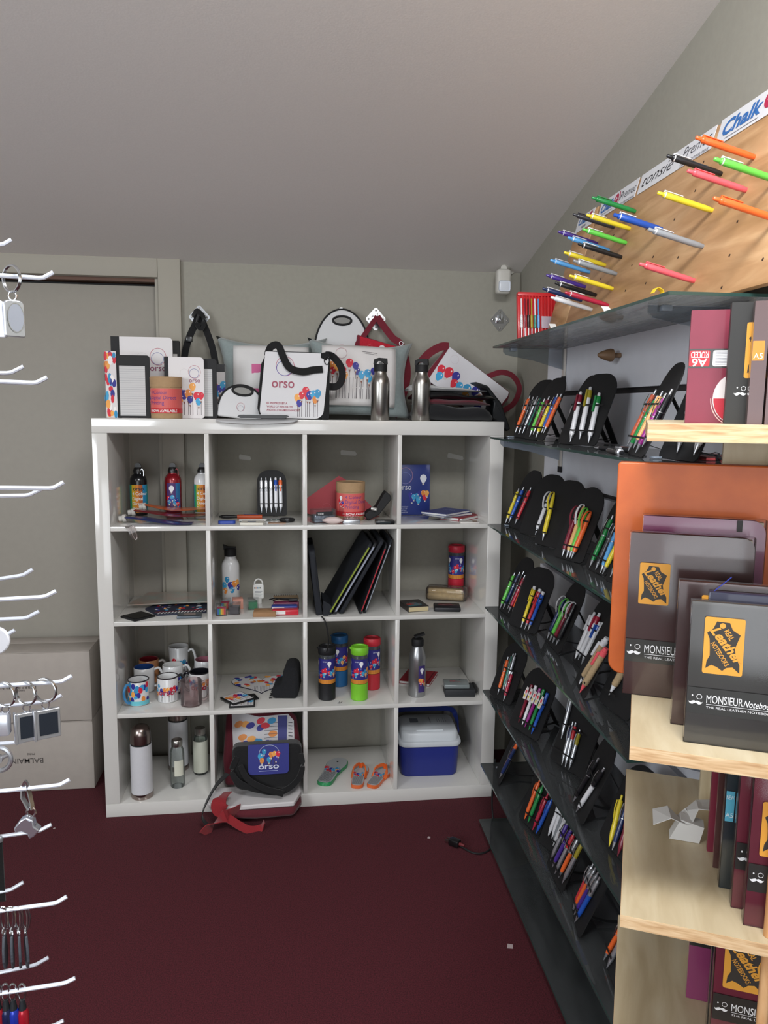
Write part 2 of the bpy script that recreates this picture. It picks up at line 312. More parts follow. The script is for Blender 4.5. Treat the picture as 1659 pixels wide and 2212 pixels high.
PENS=[('2a', -0.0543, 0.0127, -0.0517, 0.148, 'orange', 'm', ''),
('2a', -0.0307, 0.0083, -0.0288, 0.1436, 'charcoal', 'm', ''),
('2a', -0.009, 0.0118, -0.0039, 0.1449, 'silver', 'm', ''),
('2a', 0.0132, 0.0178, 0.0241, 0.1498, 'teal', 'm', ''),
('2b', -0.0182, 0.0062, -0.0232, 0.1343, 'lime', 'm', ''),
('2b', 0.0017, 0.0139, 0.0028, 0.1423, 'maroon', 'm', ''),
('2b', 0.0303, 0.004, 0.029, 0.129, 'yellow', 'm', ''),
('2b', 0.055, 0.0212, 0.0563, 0.1498, 'blue', 'm', ''),
('2b', 0.07, 0.0207, 0.08, 0.1494, 'orange', 'm', ''),
('2c', 0.0043, 0.004, -0.0081, 0.1265, 'yellow', 'm', ''),
('2c', 0.0319, 0.004, -0.0008, 0.1276, 'silver', 'm', ''),
('2d', -0.0193, 0.004, -0.0516, 0.1514, 'white', 'w', 'maroon'),
('2d', 0.0142, 0.0139, -0.0189, 0.1653, 'white', 'w', 'olive'),
('2d', 0.054, 0.004, 0.0247, 0.1473, 'white', 'w', 'green'),
('2e', -0.0685, 0.0157, -0.0499, 0.1463, 'rust', 'm', ''),
('2e', -0.0379, 0.004, -0.0128, 0.1323, 'green', 'm', ''),
('2e', -0.0029, 0.0125, 0.0118, 0.1415, 'peach', 'm', ''),
('2e', 0.0327, 0.0047, 0.0495, 0.1359, 'magenta', 'm', ''),
('2e', 0.0621, 0.0193, 0.0785, 0.1443, 'black', 'm', ''),
('2f', 0.0062, 0.0117, -0.0229, 0.1436, 'silver', 'm', ''),
('2f', 0.0609, 0.0111, 0.0488, 0.1455, 'white', 'w', 'white'),
('2f', 0.061, 0.0106, 0.0624, 0.1447, 'white', 'w', 'grey'),
('3a', -0.049, 0.004, -0.0576, 0.1327, 'yellow', 'm', ''),
('3a', -0.0254, 0.0085, -0.0244, 0.1413, 'blue', 'm', ''),
('3a', 0.0253, 0.011, 0.03, 0.1457, 'red', 'm', ''),
('3b', 0.0242, 0.004, 0.0229, 0.1464, 'white', 'c', 'white'),
('3c', -0.0278, 0.013, -0.0534, 0.1601, 'yellow', 'c', 'yellow'),
('3d', -0.0153, 0.004, -0.0226, 0.1449, 'maroon', 'c', 'maroon'),
('3d', 0.0024, 0.004, -0.0031, 0.1526, 'peach', 'c', 'white'),
('3d', 0.0137, 0.004, 0.0152, 0.1447, 'lime', 'c', 'lime'),
('3d', 0.0217, 0.004, 0.0309, 0.1379, 'orange', 'c', 'orange'),
('3e', -0.0209, 0.004, -0.0204, 0.1466, 'green', 'm', ''),
('3e', 0.0158, 0.0057, 0.0154, 0.1407, 'charcoal', 'm', ''),
('3e', 0.0473, 0.004, 0.0309, 0.1361, 'sky', 'm', ''),
('3e', 0.06, 0.004, 0.07, 0.1344, 'yellow', 'm', ''),
('3f', -0.0404, 0.0122, -0.031, 0.1469, 'lime', 'm', ''),
('3f', -0.0216, 0.004, 0.0031, 0.1314, 'white', 'm', ''),
('4a', -0.0406, 0.004, -0.0449, 0.1408, 'lime', 'm', ''),
('4a', -0.0146, 0.0101, -0.0087, 0.1508, 'navy', 'm', ''),
('4a', 0.0189, 0.0211, 0.0185, 0.1603, 'black', 'm', ''),
('4a', 0.0372, 0.0113, 0.0413, 0.1507, 'crimson', 'm', ''),
('4a', 0.064, 0.018, 0.0644, 0.1592, 'orange', 'm', ''),
('4b', 0.0054, 0.0047, -0.0002, 0.1428, 'yellow', 'f', 'white'),
('4b', 0.0254, 0.004, 0.0296, 0.1404, 'red', 'f', 'white'),
('4b', 0.0415, 0.004, 0.0481, 0.1357, 'blue', 'f', 'white'),
('4c', -0.0391, 0.0111, -0.0454, 0.1476, 'navy', 'c', 'white'),
('4c', -0.0128, 0.0109, -0.0139, 0.1473, 'lime', 'c', 'lime'),
('4c', 0.0135, 0.0123, 0.0198, 0.1478, 'maroon', 'c', 'white'),
('4c', 0.0455, 0.0168, 0.0469, 0.1525, 'black', 'c', 'white'),
('4d', -0.033, 0.0107, -0.0398, 0.1513, 'white', 'w', 'white'),
('4d', -0.0145, 0.0145, -0.0121, 0.1566, 'white', 'w', 'crimson'),
('4d', 0.0129, 0.0109, 0.011, 0.1368, 'white', 'w', 'blue'),
('4d', 0.0247, 0.0191, 0.0446, 0.1526, 'white', 'w', 'white'),
('4e', 0.0114, 0.0128, 0.0466, 0.1565, 'kraft', 'k', 'white'),
('4e', 0.0481, 0.004, 0.0785, 0.1386, 'kraft', 'k', 'coral'),
('4f', -0.0235, 0.0284, -0.0011, 0.1615, 'kraft', 'k', 'white'),
('5a', -0.0083, 0.0142, -0.0248, 0.1482, 'orange', 'm', ''),
('5a', 0.0101, 0.0326, -0.0049, 0.1667, 'teal', 'm', ''),
('5a', 0.0201, 0.0361, 0.0056, 0.1703, 'silver', 'm', ''),
('5a', 0.0327, 0.004, 0.0229, 0.1113, 'crimson', 'm', ''),
('5b', -0.0257, 0.022, -0.0266, 0.1481, 'maroon', 'p', 'maroon'),
('5b', -0.0058, 0.0212, -0.0073, 0.1516, 'white', 'p', 'white'),
('5b', 0.0091, 0.0203, 0.0147, 0.15, 'magenta', 'p', 'magenta'),
('5b', 0.0298, 0.0188, 0.0315, 0.1528, 'green', 'p', 'green'),
('5b', 0.0465, 0.0125, 0.0523, 0.148, 'blue', 'p', 'blue'),
('5c', -0.0469, 0.0684, -0.0646, 0.2023, 'silver', 'm', ''),
('5c', -0.0101, 0.004, -0.0261, 0.1282, 'silver', 'm', 'navy'),
('5c', 0.0048, 0.004, -0.015, 0.1298, 'silver', 'm', 'red'),
('5c', 0.0211, 0.004, 0.0093, 0.1172, 'silver', 'm', 'olive'),
('5d', -0.032, 0.004, -0.0106, 0.1474, 'black', 'm', ''),
('5d', 0.0187, 0.004, 0.0537, 0.1526, 'white', 'm', 'black'),
('5e', -0.0139, 0.004, -0.046, 0.1188, 'yellow', 'n', 'yellow'),
('5e', 0.0006, 0.004, -0.0182, 0.1256, 'navy', 'm', ''),
('5e', 0.0254, 0.004, 0.0038, 0.1217, 'maroon', 'n', 'maroon'),
('6a', 0.061, 0.0475, 0.071, 0.1772, 'orange', 'm', ''),
('6a', 0.061, 0.0264, 0.071, 0.1609, 'navy', 'm', ''),
('6b', -0.0182, 0.0124, -0.0203, 0.1454, 'orange', 'n', 'orange'),
('6b', 0.0032, 0.0112, 0.0029, 0.1408, 'green', 'n', 'green'),
('6b', 0.0361, 0.0056, 0.0399, 0.1278, 'crimson', 'n', 'crimson'),
('6b', 0.0567, 0.004, 0.0663, 0.1287, 'blue', 'n', 'blue'),
('6w', -0.0097, 0.0318, -0.0084, 0.1668, 'white', 'n', 'white'),
('6w', 0.0065, 0.0344, 0.0021, 0.1694, 'white', 'n', 'white'),
('6w', 0.0147, 0.03, 0.0194, 0.1649, 'grey', 'n', 'grey'),
('6w', 0.0203, 0.0213, 0.0354, 0.1555, 'white', 'n', 'white'),
('6c', -0.0421, 0.0234, -0.0454, 0.1483, 'silver', 'm', 'violet'),
('6c', -0.0164, 0.0177, -0.0105, 0.1514, 'violet', 'm', ''),
('6c', 0.0121, 0.0175, 0.0121, 0.1504, 'silver', 'm', 'red'),
('6c', 0.0391, 0.0226, 0.0431, 0.155, 'orange', 'm', 'silver'),
('6c', 0.068, 0.0259, 0.0711, 0.1581, 'silver', 'm', 'olive'),
('6d', -0.0298, 0.0138, -0.0477, 0.1445, 'red', 'm', 'silver'),
('6d', -0.0238, 0.017, -0.0232, 0.1505, 'orange', 'm', 'silver'),
('6d', -0.0076, 0.0142, 0.0032, 0.1527, 'violet', 'm', 'silver'),
('6d', 0.0165, 0.0097, 0.0235, 0.1511, 'blue', 'm', 'silver'),
('6e', -0.0549, 0.004, -0.0511, 0.1243, 'orange', 'm', ''),
('6e', -0.0272, 0.004, -0.0294, 0.1342, 'silver', 'm', 'green')]
PEG=[(1.8085, 0.1336, 'orange', 'orange'), (1.9171, 0.208, 'lime', 'white'), (1.6886, 0.1302, 'black', 'white'), (1.8152, 0.1982, 'coral', 'coral'), (1.6967, 0.2078, 'yellow', 'white'), (1.9613, 0.2889, 'orange', 'orange'), (1.2478, 0.0985, 'green', 'green'), (1.1155, 0.1097, 'charcoal', 'charcoal'), (1.2436, 0.1426, 'yellow', 'white'), (1.4609, 0.1951, 'blue', 'white'), (1.7042, 0.2843, 'grey', 'white'), (1.011, 0.1347, 'violet', 'white'), (1.2471, 0.1812, 'lime', 'white'), (1.1289, 0.1773, 'sky', 'white'), (1.2437, 0.2186, 'black', 'white'), (1.1337, 0.2197, 'yellow', 'white'), (1.0133, 0.2184, 'sky', 'white'), (1.2419, 0.2627, 'grey', 'white'), (1.0141, 0.2625, 'violet', 'white'), (1.2464, 0.3031, 'yellow', 'white'), (1.129, 0.3037, 'black', 'white'), (1.0155, 0.3026, 'navy', 'white'), (1.2481, 0.348, 'crimson', 'white'), (1.1289, 0.3443, 'white', 'white'), (1.7112, 0.3569, 'coral', 'coral')]
HOLES=[(1.6935, 0.026), (1.6738, 0.0532), (1.5817, 0.0725), (1.5829, 0.1356), (1.5156, 0.1829), (1.5973, 0.286), (1.8184, 0.2594), (1.9531, 0.3572), (1.828, 0.3265), (1.3592, 0.1699), (1.4556, 0.2579), (1.3335, 0.2558), (1.4579, 0.3217), (1.3402, 0.322), (1.1275, 0.2563), (1.1307, 0.135), (1.0087, 0.1697), (1.8354, 0.3894), (1.6874, 0.3855)]
HOOKS=[([0.2716, -1.8303, 1.7279], [0.3276, -1.8174, 1.7279], [0.3377, -1.815, 1.735]), ([0.306, -1.925, 1.6775], [0.397, -1.9039, 1.6772], [0.4081, -1.9014, 1.6843]), ([0.2635, -1.8322, 1.5727], [0.3289, -1.8171, 1.5744], [0.3439, -1.8136, 1.583]), ([0.2999, -1.9264, 1.5623], [0.3853, -1.9066, 1.5604], [0.3971, -1.9039, 1.5672]), ([0.2936, -1.9278, 1.4432], [0.3976, -1.9038, 1.4394], [0.4093, -1.9011, 1.4462]), ([0.2554, -1.8341, 1.4219], [0.3416, -1.8141, 1.421], [0.357, -1.8106, 1.4286]), ([0.2499, -1.8353, 1.3091], [0.3312, -1.8165, 1.3179], [0.3429, -1.8138, 1.3251]), ([0.2868, -1.9294, 1.3119], [0.3835, -1.907, 1.3108], [0.3961, -1.9041, 1.3168]), ([0.2469, -1.836, 1.2644], [0.3324, -1.8163, 1.2611], [0.3477, -1.8127, 1.2688]), ([0.2458, -1.8363, 1.2414], [0.3092, -1.8216, 1.2414], [0.3188, -1.8194, 1.2464]), ([0.2814, -1.9306, 1.2099], [0.3971, -1.9039, 1.2047], [0.409, -1.9012, 1.2109]), ([0.2411, -1.8374, 1.1469], [0.3553, -1.811, 1.1458], [0.3698, -1.8076, 1.1523]), ([0.2381, -1.838, 1.1002], [0.3199, -1.8191, 1.0942], [0.3357, -1.8155, 1.1019]), ([0.2747, -1.9322, 1.08], [0.3899, -1.9056, 1.074], [0.4014, -1.9029, 1.0793]), ([0.2316, -1.8395, 0.9686], [0.3352, -1.8156, 0.966], [0.3501, -1.8122, 0.9724]), ([0.2272, -1.8406, 0.8889], [0.2973, -1.8244, 0.8886], [0.3129, -1.8208, 0.8962]), ([0.2666, -1.934, 0.9276], [0.3799, -1.9079, 0.9198], [0.3923, -1.905, 0.9257]), ([0.2214, -1.8419, 0.7721], [0.3218, -1.8187, 0.7713], [0.3383, -1.8149, 0.7783]), ([0.261, -1.9353, 0.8191], [0.3851, -1.9067, 0.8086], [0.3978, -1.9038, 0.8124]), ([0.2166, -1.843, 0.6787], [0.3403, -1.8144, 0.6733], [0.3534, -1.8114, 0.6776])]
KP={'k1r': [0.3661, -1.9111, 1.6746], 'k1b0': [0.3676, -1.9107, 1.6497], 'k1b1': [0.3659, -1.9111, 1.6126], 'wb0': [0.3545, -1.9138, 1.6499], 'disc': [0.3033, -1.823, 1.2377], 'r3a': [0.359, -1.9127, 1.1955], 'r3b': [0.3793, -1.908, 1.1965], 'r3c': [0.3367, -1.9179, 1.1966], 'b3a': [0.3598, -1.9125, 1.1579], 'b3b': [0.3781, -1.9083, 1.1577], 'wheel': [0.2918, -1.8256, 1.0748], 'k6': [0.3542, -1.9138, 1.0647], 'k6b': [0.3545, -1.9138, 1.0372], 'f1': [0.3217, -1.9213, 0.9003], 'f2': [0.3297, -1.9195, 0.8983], 'f3': [0.3376, -1.9177, 0.8963], 'f4': [0.3451, -1.9159, 0.8945], 'c1': [0.3192, -1.9219, 0.8042], 'c2': [0.3272, -1.9201, 0.8019], 'c3': [0.3373, -1.9177, 0.799], 'c0': [0.3103, -1.924, 0.8068], 'blk': [0.2876, -1.8266, 0.9192]}
# ---------------------------------------------------------------- the room
G = .0236; WC = Vector((1.660, .42, 0)); WT = Vector((-sin(G), -cos(G), 0)); WN = Vector((-cos(G), sin(G), 0))
def WP(s, o, z): return WC+WT*s+WN*o+Vector((0, 0, z))          # along the right wall, out from it, up
WM = lambda s, o, z: frame(WP(s, o, z), WT, (0, 0, 1))           # local x along wall to viewer, local y up, local z into the room
WALLM = mat('#98958a', .85, noise=.03, scale=60, bump=.08, name='wall_paint')
CEILM = mat('#eae6e3', .9, noise=.02, scale=200, bump=.1, name='ceiling_paint')
CARPET = mat('#5c1a26', 1, noise=.5, scale=260, bump=1.0, h2='#34080f', name='carpet')
def slab(name, vs, m, d=None):
    mb = MB(); mb.add(vs, [tuple(range(len(vs)))]); o = mb.build(name, m, smooth=0); return struct(o)
MB().box(-2.4, 2.1, -5.5, .62, -.04, 0).build('floor', CARPET, smooth=0); struct(bpy.data.objects['floor'])
def cz(y): return 2.104+(.42-y)*.213                             # sloped ceiling height
# back wall: beside the door opening (door is x<.18)
b = MB(); b.box(.18, 1.80, .42, .54, 0, 2.13); b.box(-2.4, .18, .42, .54, 2.035, 2.13)
struct(b.build('wall_back', WALLM, smooth=0))
b = MB(); y1, y0 = .54, -5.5
P_ = [(-2.4, y1, cz(y1)), (2.1, y1, cz(y1)), (2.1, y0, cz(y0)), (-2.4, y0, cz(y0))]
b.add([Vector(p) for p in P_]+[Vector(p)+Vector((0, 0, .1)) for p in P_], [(0, 1, 2, 3), (7, 6, 5, 4), (0, 4, 5, 1), (1, 5, 6, 2), (2, 6, 7, 3), (3, 7, 4, 0)])
struct(b.build('ceiling', CEILM, smooth=0))
b = MB(); q = [WP(-.15, 0, 0), WP(6, 0, 0), WP(6, 0, 4), WP(-.15, 0, 2.3)]
b.add(q+[p-WN*.1 for p in q], [(0, 1, 2, 3), (7, 6, 5, 4), (0, 4, 5, 1), (1, 5, 6, 2), (2, 6, 7, 3), (3, 7, 4, 0)])
struct(b.build('wall_right', WALLM, smooth=0))
struct(MB().box(-2.5, -2.4, -5.5, .54, 0, 3.6).build('wall_left', WALLM, smooth=0))
struct(MB().box(-2.5, 2.2, -5.6, -5.5, 0, 3.6).build('wall_front', WALLM, smooth=0))
# door
dr = struct(MB().box(-1.0, .172, .47, .51, .0, 2.012, bev=.003).build('door_1', mat('#979288', .6, noise=.02, scale=40), smooth=30))
fr = MB(); fr.box(.18, .268, .398, .422, 0, 2.13, bev=.004); fr.box(-1.6, .18, .398, .54, 2.036, 2.125, bev=.004)
fr.box(.166, .18, .42, .54, 0, 2.036)
struct(fr.build('trim_1', mat('#9f9a8e', .6), smooth=30))
struct(MB().box(-1.2, .18, .425, .50, 2.022, 2.036).build('trim_2', mat('#5a3a28', .6), smooth=0))
struct(MB().box(-1.2, .18, .5, .54, 2.0, 2.036).build('trim_3', BLACK, smooth=0))
# torn tape on the back wall
for i, (x, z, w_, a) in enumerate([(.51, 1.326, .044, -.15), (.94, 1.346, .062, -.08), (1.40, 1.332, .066, -.2)]):
    F = PF((x, .4195, z), (cos(a), 0, sin(a)), (-sin(a), 0, cos(a)))
    o = MB().prism([(-w_/2, -.01), (w_/2, -.008), (w_/2+.004, 0), (w_/2-.003, .009), (-w_/2, .011), (-w_/2-.003, .003)], 0, .0006, F, mat('#b5b3ac', .5)).build('tape_strip')
    tag(o, ['short strip of masking tape on the wall inside the cubby with the white pens', 'strip of masking tape on the wall behind the red envelope cubby', 'strip of masking tape on the wall above the blue booklet'][i], 'tape', 'tape strips left on the back wall')

# ---------------------------------------------------------------- white cube bookshelf
A_, CW, DT, SD = .052, .3345, .016, .40
X0 = [A_+i*(CW+DT) for i in range(4)]; ZF = [1.49-A_-CW-i*(CW+DT) for i in range(4)]   # cell left sides, cell floors from the top row down
GLOSSW = mat('#d9d7d2', .12, coat=.6, name='white_gloss_board')
bs = thing('cube_bookshelf', 'white glossy open bookshelf of sixteen cubbies standing against the back wall', 'bookshelf')
MB().box(0, 1.49, 0, SD, 1.49-A_, 1.49, bev=.0015).build('top_board', GLOSSW, bs)
MB().box(0, 1.49, 0, SD, 0, A_, bev=.0015).build('bottom_board', GLOSSW, bs)
for x in (0, 1.49-A_): MB().box(x, x+A_, 0, SD, A_+.0003, 1.49-A_-.0003, bev=.0015).build('side_panel', GLOSSW, bs)
for i in range(3):
    MB().box(A_+.0003, 1.49-A_-.0003, .0, SD, ZF[i]-DT, ZF[i], bev=.0008).build('shelf_board', GLOSSW, bs)
for r in range(4):
    for i in range(3):
        x = X0[i]+CW; MB().box(x, x+DT, .0, SD, ZF[r]+.0003, ZF[r]+CW-.0003, bev=.0008).build('divider', GLOSSW, bs)

# ---------------------------------------------------------------- cardboard boxes by the door
CARD = mat('#aaa29a', .75, noise=.03, scale=25, name='grey_cardboard')
def carton(z, label, words):
    t = thing('cardboard_box', label, 'box', (-.43, .238, z), 0, 'grey cartons by the door')
    b = MB(); w, d, h = .335, .205, .286
    b.box(-.335, w, 0, d, 0.001, h-.003, bev=.003); b.build('body', CARD, t)
    f = MB(); f.box(-.333, w-.002, .0, d*.60, h-.003, h, bev=.001); f.box(-.333, w-.002, d*.62, d, h-.003, h-.0005, bev=.001); f.build('lid_flaps', CARD, t)
    P = Print()
    for s, x, y, hh in words: P.text(s, x, y, hh, INK('#55504d'), 2, rot=pi, bold=.01)
    P.build('lettering', PF((0, 0, 0), (1, 0, 0), (0, 0, 1)), t)
    return t
carton(.0, 'grey cardboard box on the floor by the door, under another box', [('BALMAIN', .142, .140, .030), ('PARIS', .110, .162, .012)])
carton(.288, 'upper grey cardboard box stacked beside the bookshelf in front of the door', [('PIERRE BALMAIN', .128, .152, .018), ('PARIS', .085, .137, .010)])

# ---------------------------------------------------------------- right wall: slat panel, glass shelves, brackets
LAM = mat('#e6e8f0', .5, noise=.02, scale=20, name='grey_laminate')
sw = thing('slat_panel', 'pale grey laminate slat wall panel behind the glass pen shelves', 'wall panel')
ZS = [-.02, .10, .38, .685, .975, 1.285, 1.592, 1.76]
for a, c in zip(ZS[:-1], ZS[1:]):
    o = MB().box(0, 1.44, max(.02, a+.008), c-.008, -.016, .012).build('panel_board', LAM, sw, smooth=0); o.matrix_local = WM(.51, .0161, 0)
o = MB().box(0, 1.44, .03, 1.75, -.004, .003).build('groove_channel', mat('#332f2f', .6), sw, smooth=0); o.matrix_local = WM(.51, .006, 0)
GL = glassmat('shelf_glass', '#f4f7f6', .34, '#c6cccf'); EDGE = mat('#2e4a46', .15, coat=.5); 
GLB = glassmat('shelf_glass_dusty', '#eceeed', .14, '#94999b')
GZ = [1.745, 1.439, 1.135, .838, .530, .250, .032]
ORD = ['first', 'second', 'third', 'fourth', 'fifth', 'sixth', 'seventh', 'eighth', 'ninth', 'tenth']
ACR = glassmat('clear_acrylic', '#d5dbe0', .06, '#c5ccd4')
ACR2 = mat('#8f9aa8', .15, coat=.5, alpha=.6)
for i, z in enumerate(GZ):
    s0, s1, o1 = (.653, 1.933, .268) if i == 0 else (.653, 1.87 if i == 3 else 1.933, .268)
    nm = ['topmost glass shelf, below the plywood pegboard', 'second glass shelf from the top on the slat wall', 'third glass shelf from the top, level with the bookshelf cubby of folders', 'fourth glass shelf from the top on the slat wall', 'fifth glass shelf from the top on the slat wall', 'lowest glass shelf carrying pens on the slat wall', 'grey glass base shelf lying just above the carpet'][i]
    t = thing('glass_shelf', nm, 'shelf', M=WM(0, 0, z), group='glass shelves along the right wall')
    # local: x along the wall, y up, z out from wall
    F = lambda u, v, tt: Vector((u, tt, v)); ch = .045
    poly = [(s0, .03), (s1, .03), (s1, o1), (s0+ch*.0, o1)]
    if i == 0: poly = [(s0, .03), (s1, .03), (s1, o1), (s0, o1)]
    MB().prism(poly, -.003, .003, F).build('glass_pane', GL if i == 0 else GLB, t, smooth=0)
    e = MB(); e.box(s0, s1, -.003, .003, o1+.0002, o1+.0014); e.box(s1+.0002, s1+.0012, -.003, .003, .03, o1); e.box(s0-.0012, s0-.0002, -.003, .003, .03, o1)
    e.build('polished_edge', EDGE, t, smooth=0)
    if i < 6:
        for sb in ((.70, 1.80) if i == 0 else (.70, 1.80)):
            b = MB(); f2 = lambda u, v, tt: Vector((sb+tt, v, u))
            b.prism([(.03, -.004), (.03, -.075), (.05, -.07), (.14, -.045), (.235, -.028), (.245, -.018), (.245, -.004)], -.003, .003, f2)
            br = b.build('bracket', ACR if i == 0 else ACR2, t, smooth=0)
            c = MB(); c.box(sb-.012, sb+.012, -.016, -.0035, .20, .222, bev=.003); c.box(sb-.01, sb+.01, .0035, .008, .20, .222, bev=.002); c.build('clip', ACR2, br)
            k = MB(); k.box(sb-.011, sb+.011, -.095, -.004, .0305, .037, mat('#cdc6bd', .3, .3)); k.box(sb-.013, sb+.013, -.115, -.095, .0305, .037, BLACK); k.build('wall_fitting', None, br)
# wooden peg under the top glass
t = thing('wooden_peg', 'small round wooden peg knob sticking out of the wall below top glass shelf', 'peg', M=WM(1.16, .029, 1.69))
MB().lathe([(.007, 0), (.007, .022), (.017, .023), (.018, .030), (.014, .045), (.008, .060), (.003, .066)], 20).build('knob', mat('#7f6248', .5, noise=.1, scale=30), t)

# ---------------------------------------------------------------- plywood pegboard leaning on the top shelf
PLY = woodmat('plywood_face', '#a57c50', '#c0956a', '#d6ae82', 3.2, (1.2, 7, 1))
PN = WP(0, .02, 2.15); PD = (WN*.10+Vector((0, 0, -.39))).normalized(); PNRM = WT.cross(PD); PNRM = PNRM if PNRM.dot(WN) > 0 else -PNRM
PFm = frame(PN, WT, -PD)       # local x along wall, y up the board, z out
BRK = mat('#4a2f20', .8)
def ply(name, lab, s0, s1):
    t = thing(name, lab, 'pegboard', M=PFm.copy(), group='plywood pegboards')
    MB().box(s0, s1, -.405, 0, -.012, 0, bev=.0008).build('plywood_sheet', PLY, t)
    h = MB(); h.norec = 1
    for (x, y) in HOLES:
        if s0 < x < s1: h.lathe([(.0032, .0003), (.0001, .0006)], 12, M=Matrix.Translation((x, -y, 0)), cap=False)
    if h.v: h.build('peg_holes', mat('#3d281a', .9), t)
    return t
pbA = ply('pegboard', 'narrow plywood pegboard strip at the far end of the top glass shelf', .75, .915)
MB().box(.9155, .9245, -.405, .0, -.014, -.004).build('joint_strip', BRK, pbA, smooth=0)
pbB = ply('pegboard', 'large tan plywood pegboard with rows of coloured pens on the right wall', .925, 2.4)
def sign(s0, s1, words, lab, top=.002, hgt=.052):
    t = thing('brand_sign', lab, 'sign', M=PFm@Matrix.Translation((s0, top-hgt, .0008)), group='white name strips along the pegboard top')
    L = s1-s0; MB().box(0, L, 0, hgt, 0, .001).build('card', mat('#e3e4e8', .4), t, smooth=0)
    P = Print()
    for k, x, y, h, wd in words:
        if k == 'chalko':
            P.text('Chalk', x, y, h, INK('#2f6db4'), 2, w=wd*.78, bold=.03, shear=.2); r = h*.42
            P.ell(x+wd*.90, y+h*.42, r, r, INK('#b5224c'), 2, 20); P.rect(x+wd*.9-r*.12, y+h*.42-r*.4, x+wd*.9+r*.12, y+h*.42+r*.4, INK('#f0f0f0'), 3); P.rect(x+wd*.9-r*.4, y+h*.42-r*.12, x+wd*.9+r*.4, y+h*.42+r*.12, INK('#f0f0f0'), 3)
            P.ring(x+wd*.92, y+h*.42, r*1.5, r*.22, INK('#b5224c'), 2, 14, a0=-.9, a1=1.0); P.rect(x+wd*.1, y-h*.22, x+wd*.75, y-h*.19, INK('#777780'), 2)
        elif k == 'chalko neon':
            P.text('Chalk', x, y, h, INK('#2f6db4'), 2, w=wd*.78, bold=.03, shear=.2); P.ell(x+wd*.9, y+h*.4, h*.36, h*.36, INK('#b5224c'), 2); P.text('NEON', x+wd*.35, y-h*.5, h*.4, INK('#333a50'), 2)
        elif k == 'premec':
            P.text('Premec', x, y, h, INK('#3c3c46'), 2, w=wd, shear=.2, bold=-.012); P.line(x-h*.2, y+h*.25, x+h*.4, y+h*.32, .0008, INK('#3c3c46'), 2)
            P.text('SWISS WRITING PENS', x, y-h*.5, h*.26, INK('#6a6a74'), 2, w=wd)
        else: P.text(k, x, y, h, INK('#26262c'), 2, w=wd, shear=.45, bold=-.01)
    P.build('lettering', PF((0, 0, .001), (1, 0, 0), (0, 1, 0)), t); return t
sign(.752, .895, [('chalko neon', .015, .022, .034, .115)], 'short white strip sign reading Chalk NEON at the far left of pegboard')
sign(.945, 1.21, [('chalko', .015, .015, .036, .125), ('premec', .155, .018, .034, .105)], 'white strip sign with Chalk and Premec lettering above a green pen')
sign(1.225, 1.60, [('tonsie', .02, .014, .044, .17), ('premec', .235, .020, .038, .13)], 'long white strip sign with handwritten style lettering behind black pen')
sign(1.618, 1.90, [('chalko', .02, .016, .044, .185)], 'white strip sign with large blue Chalk lettering, nearest the camera', top=.004, hgt=.058)
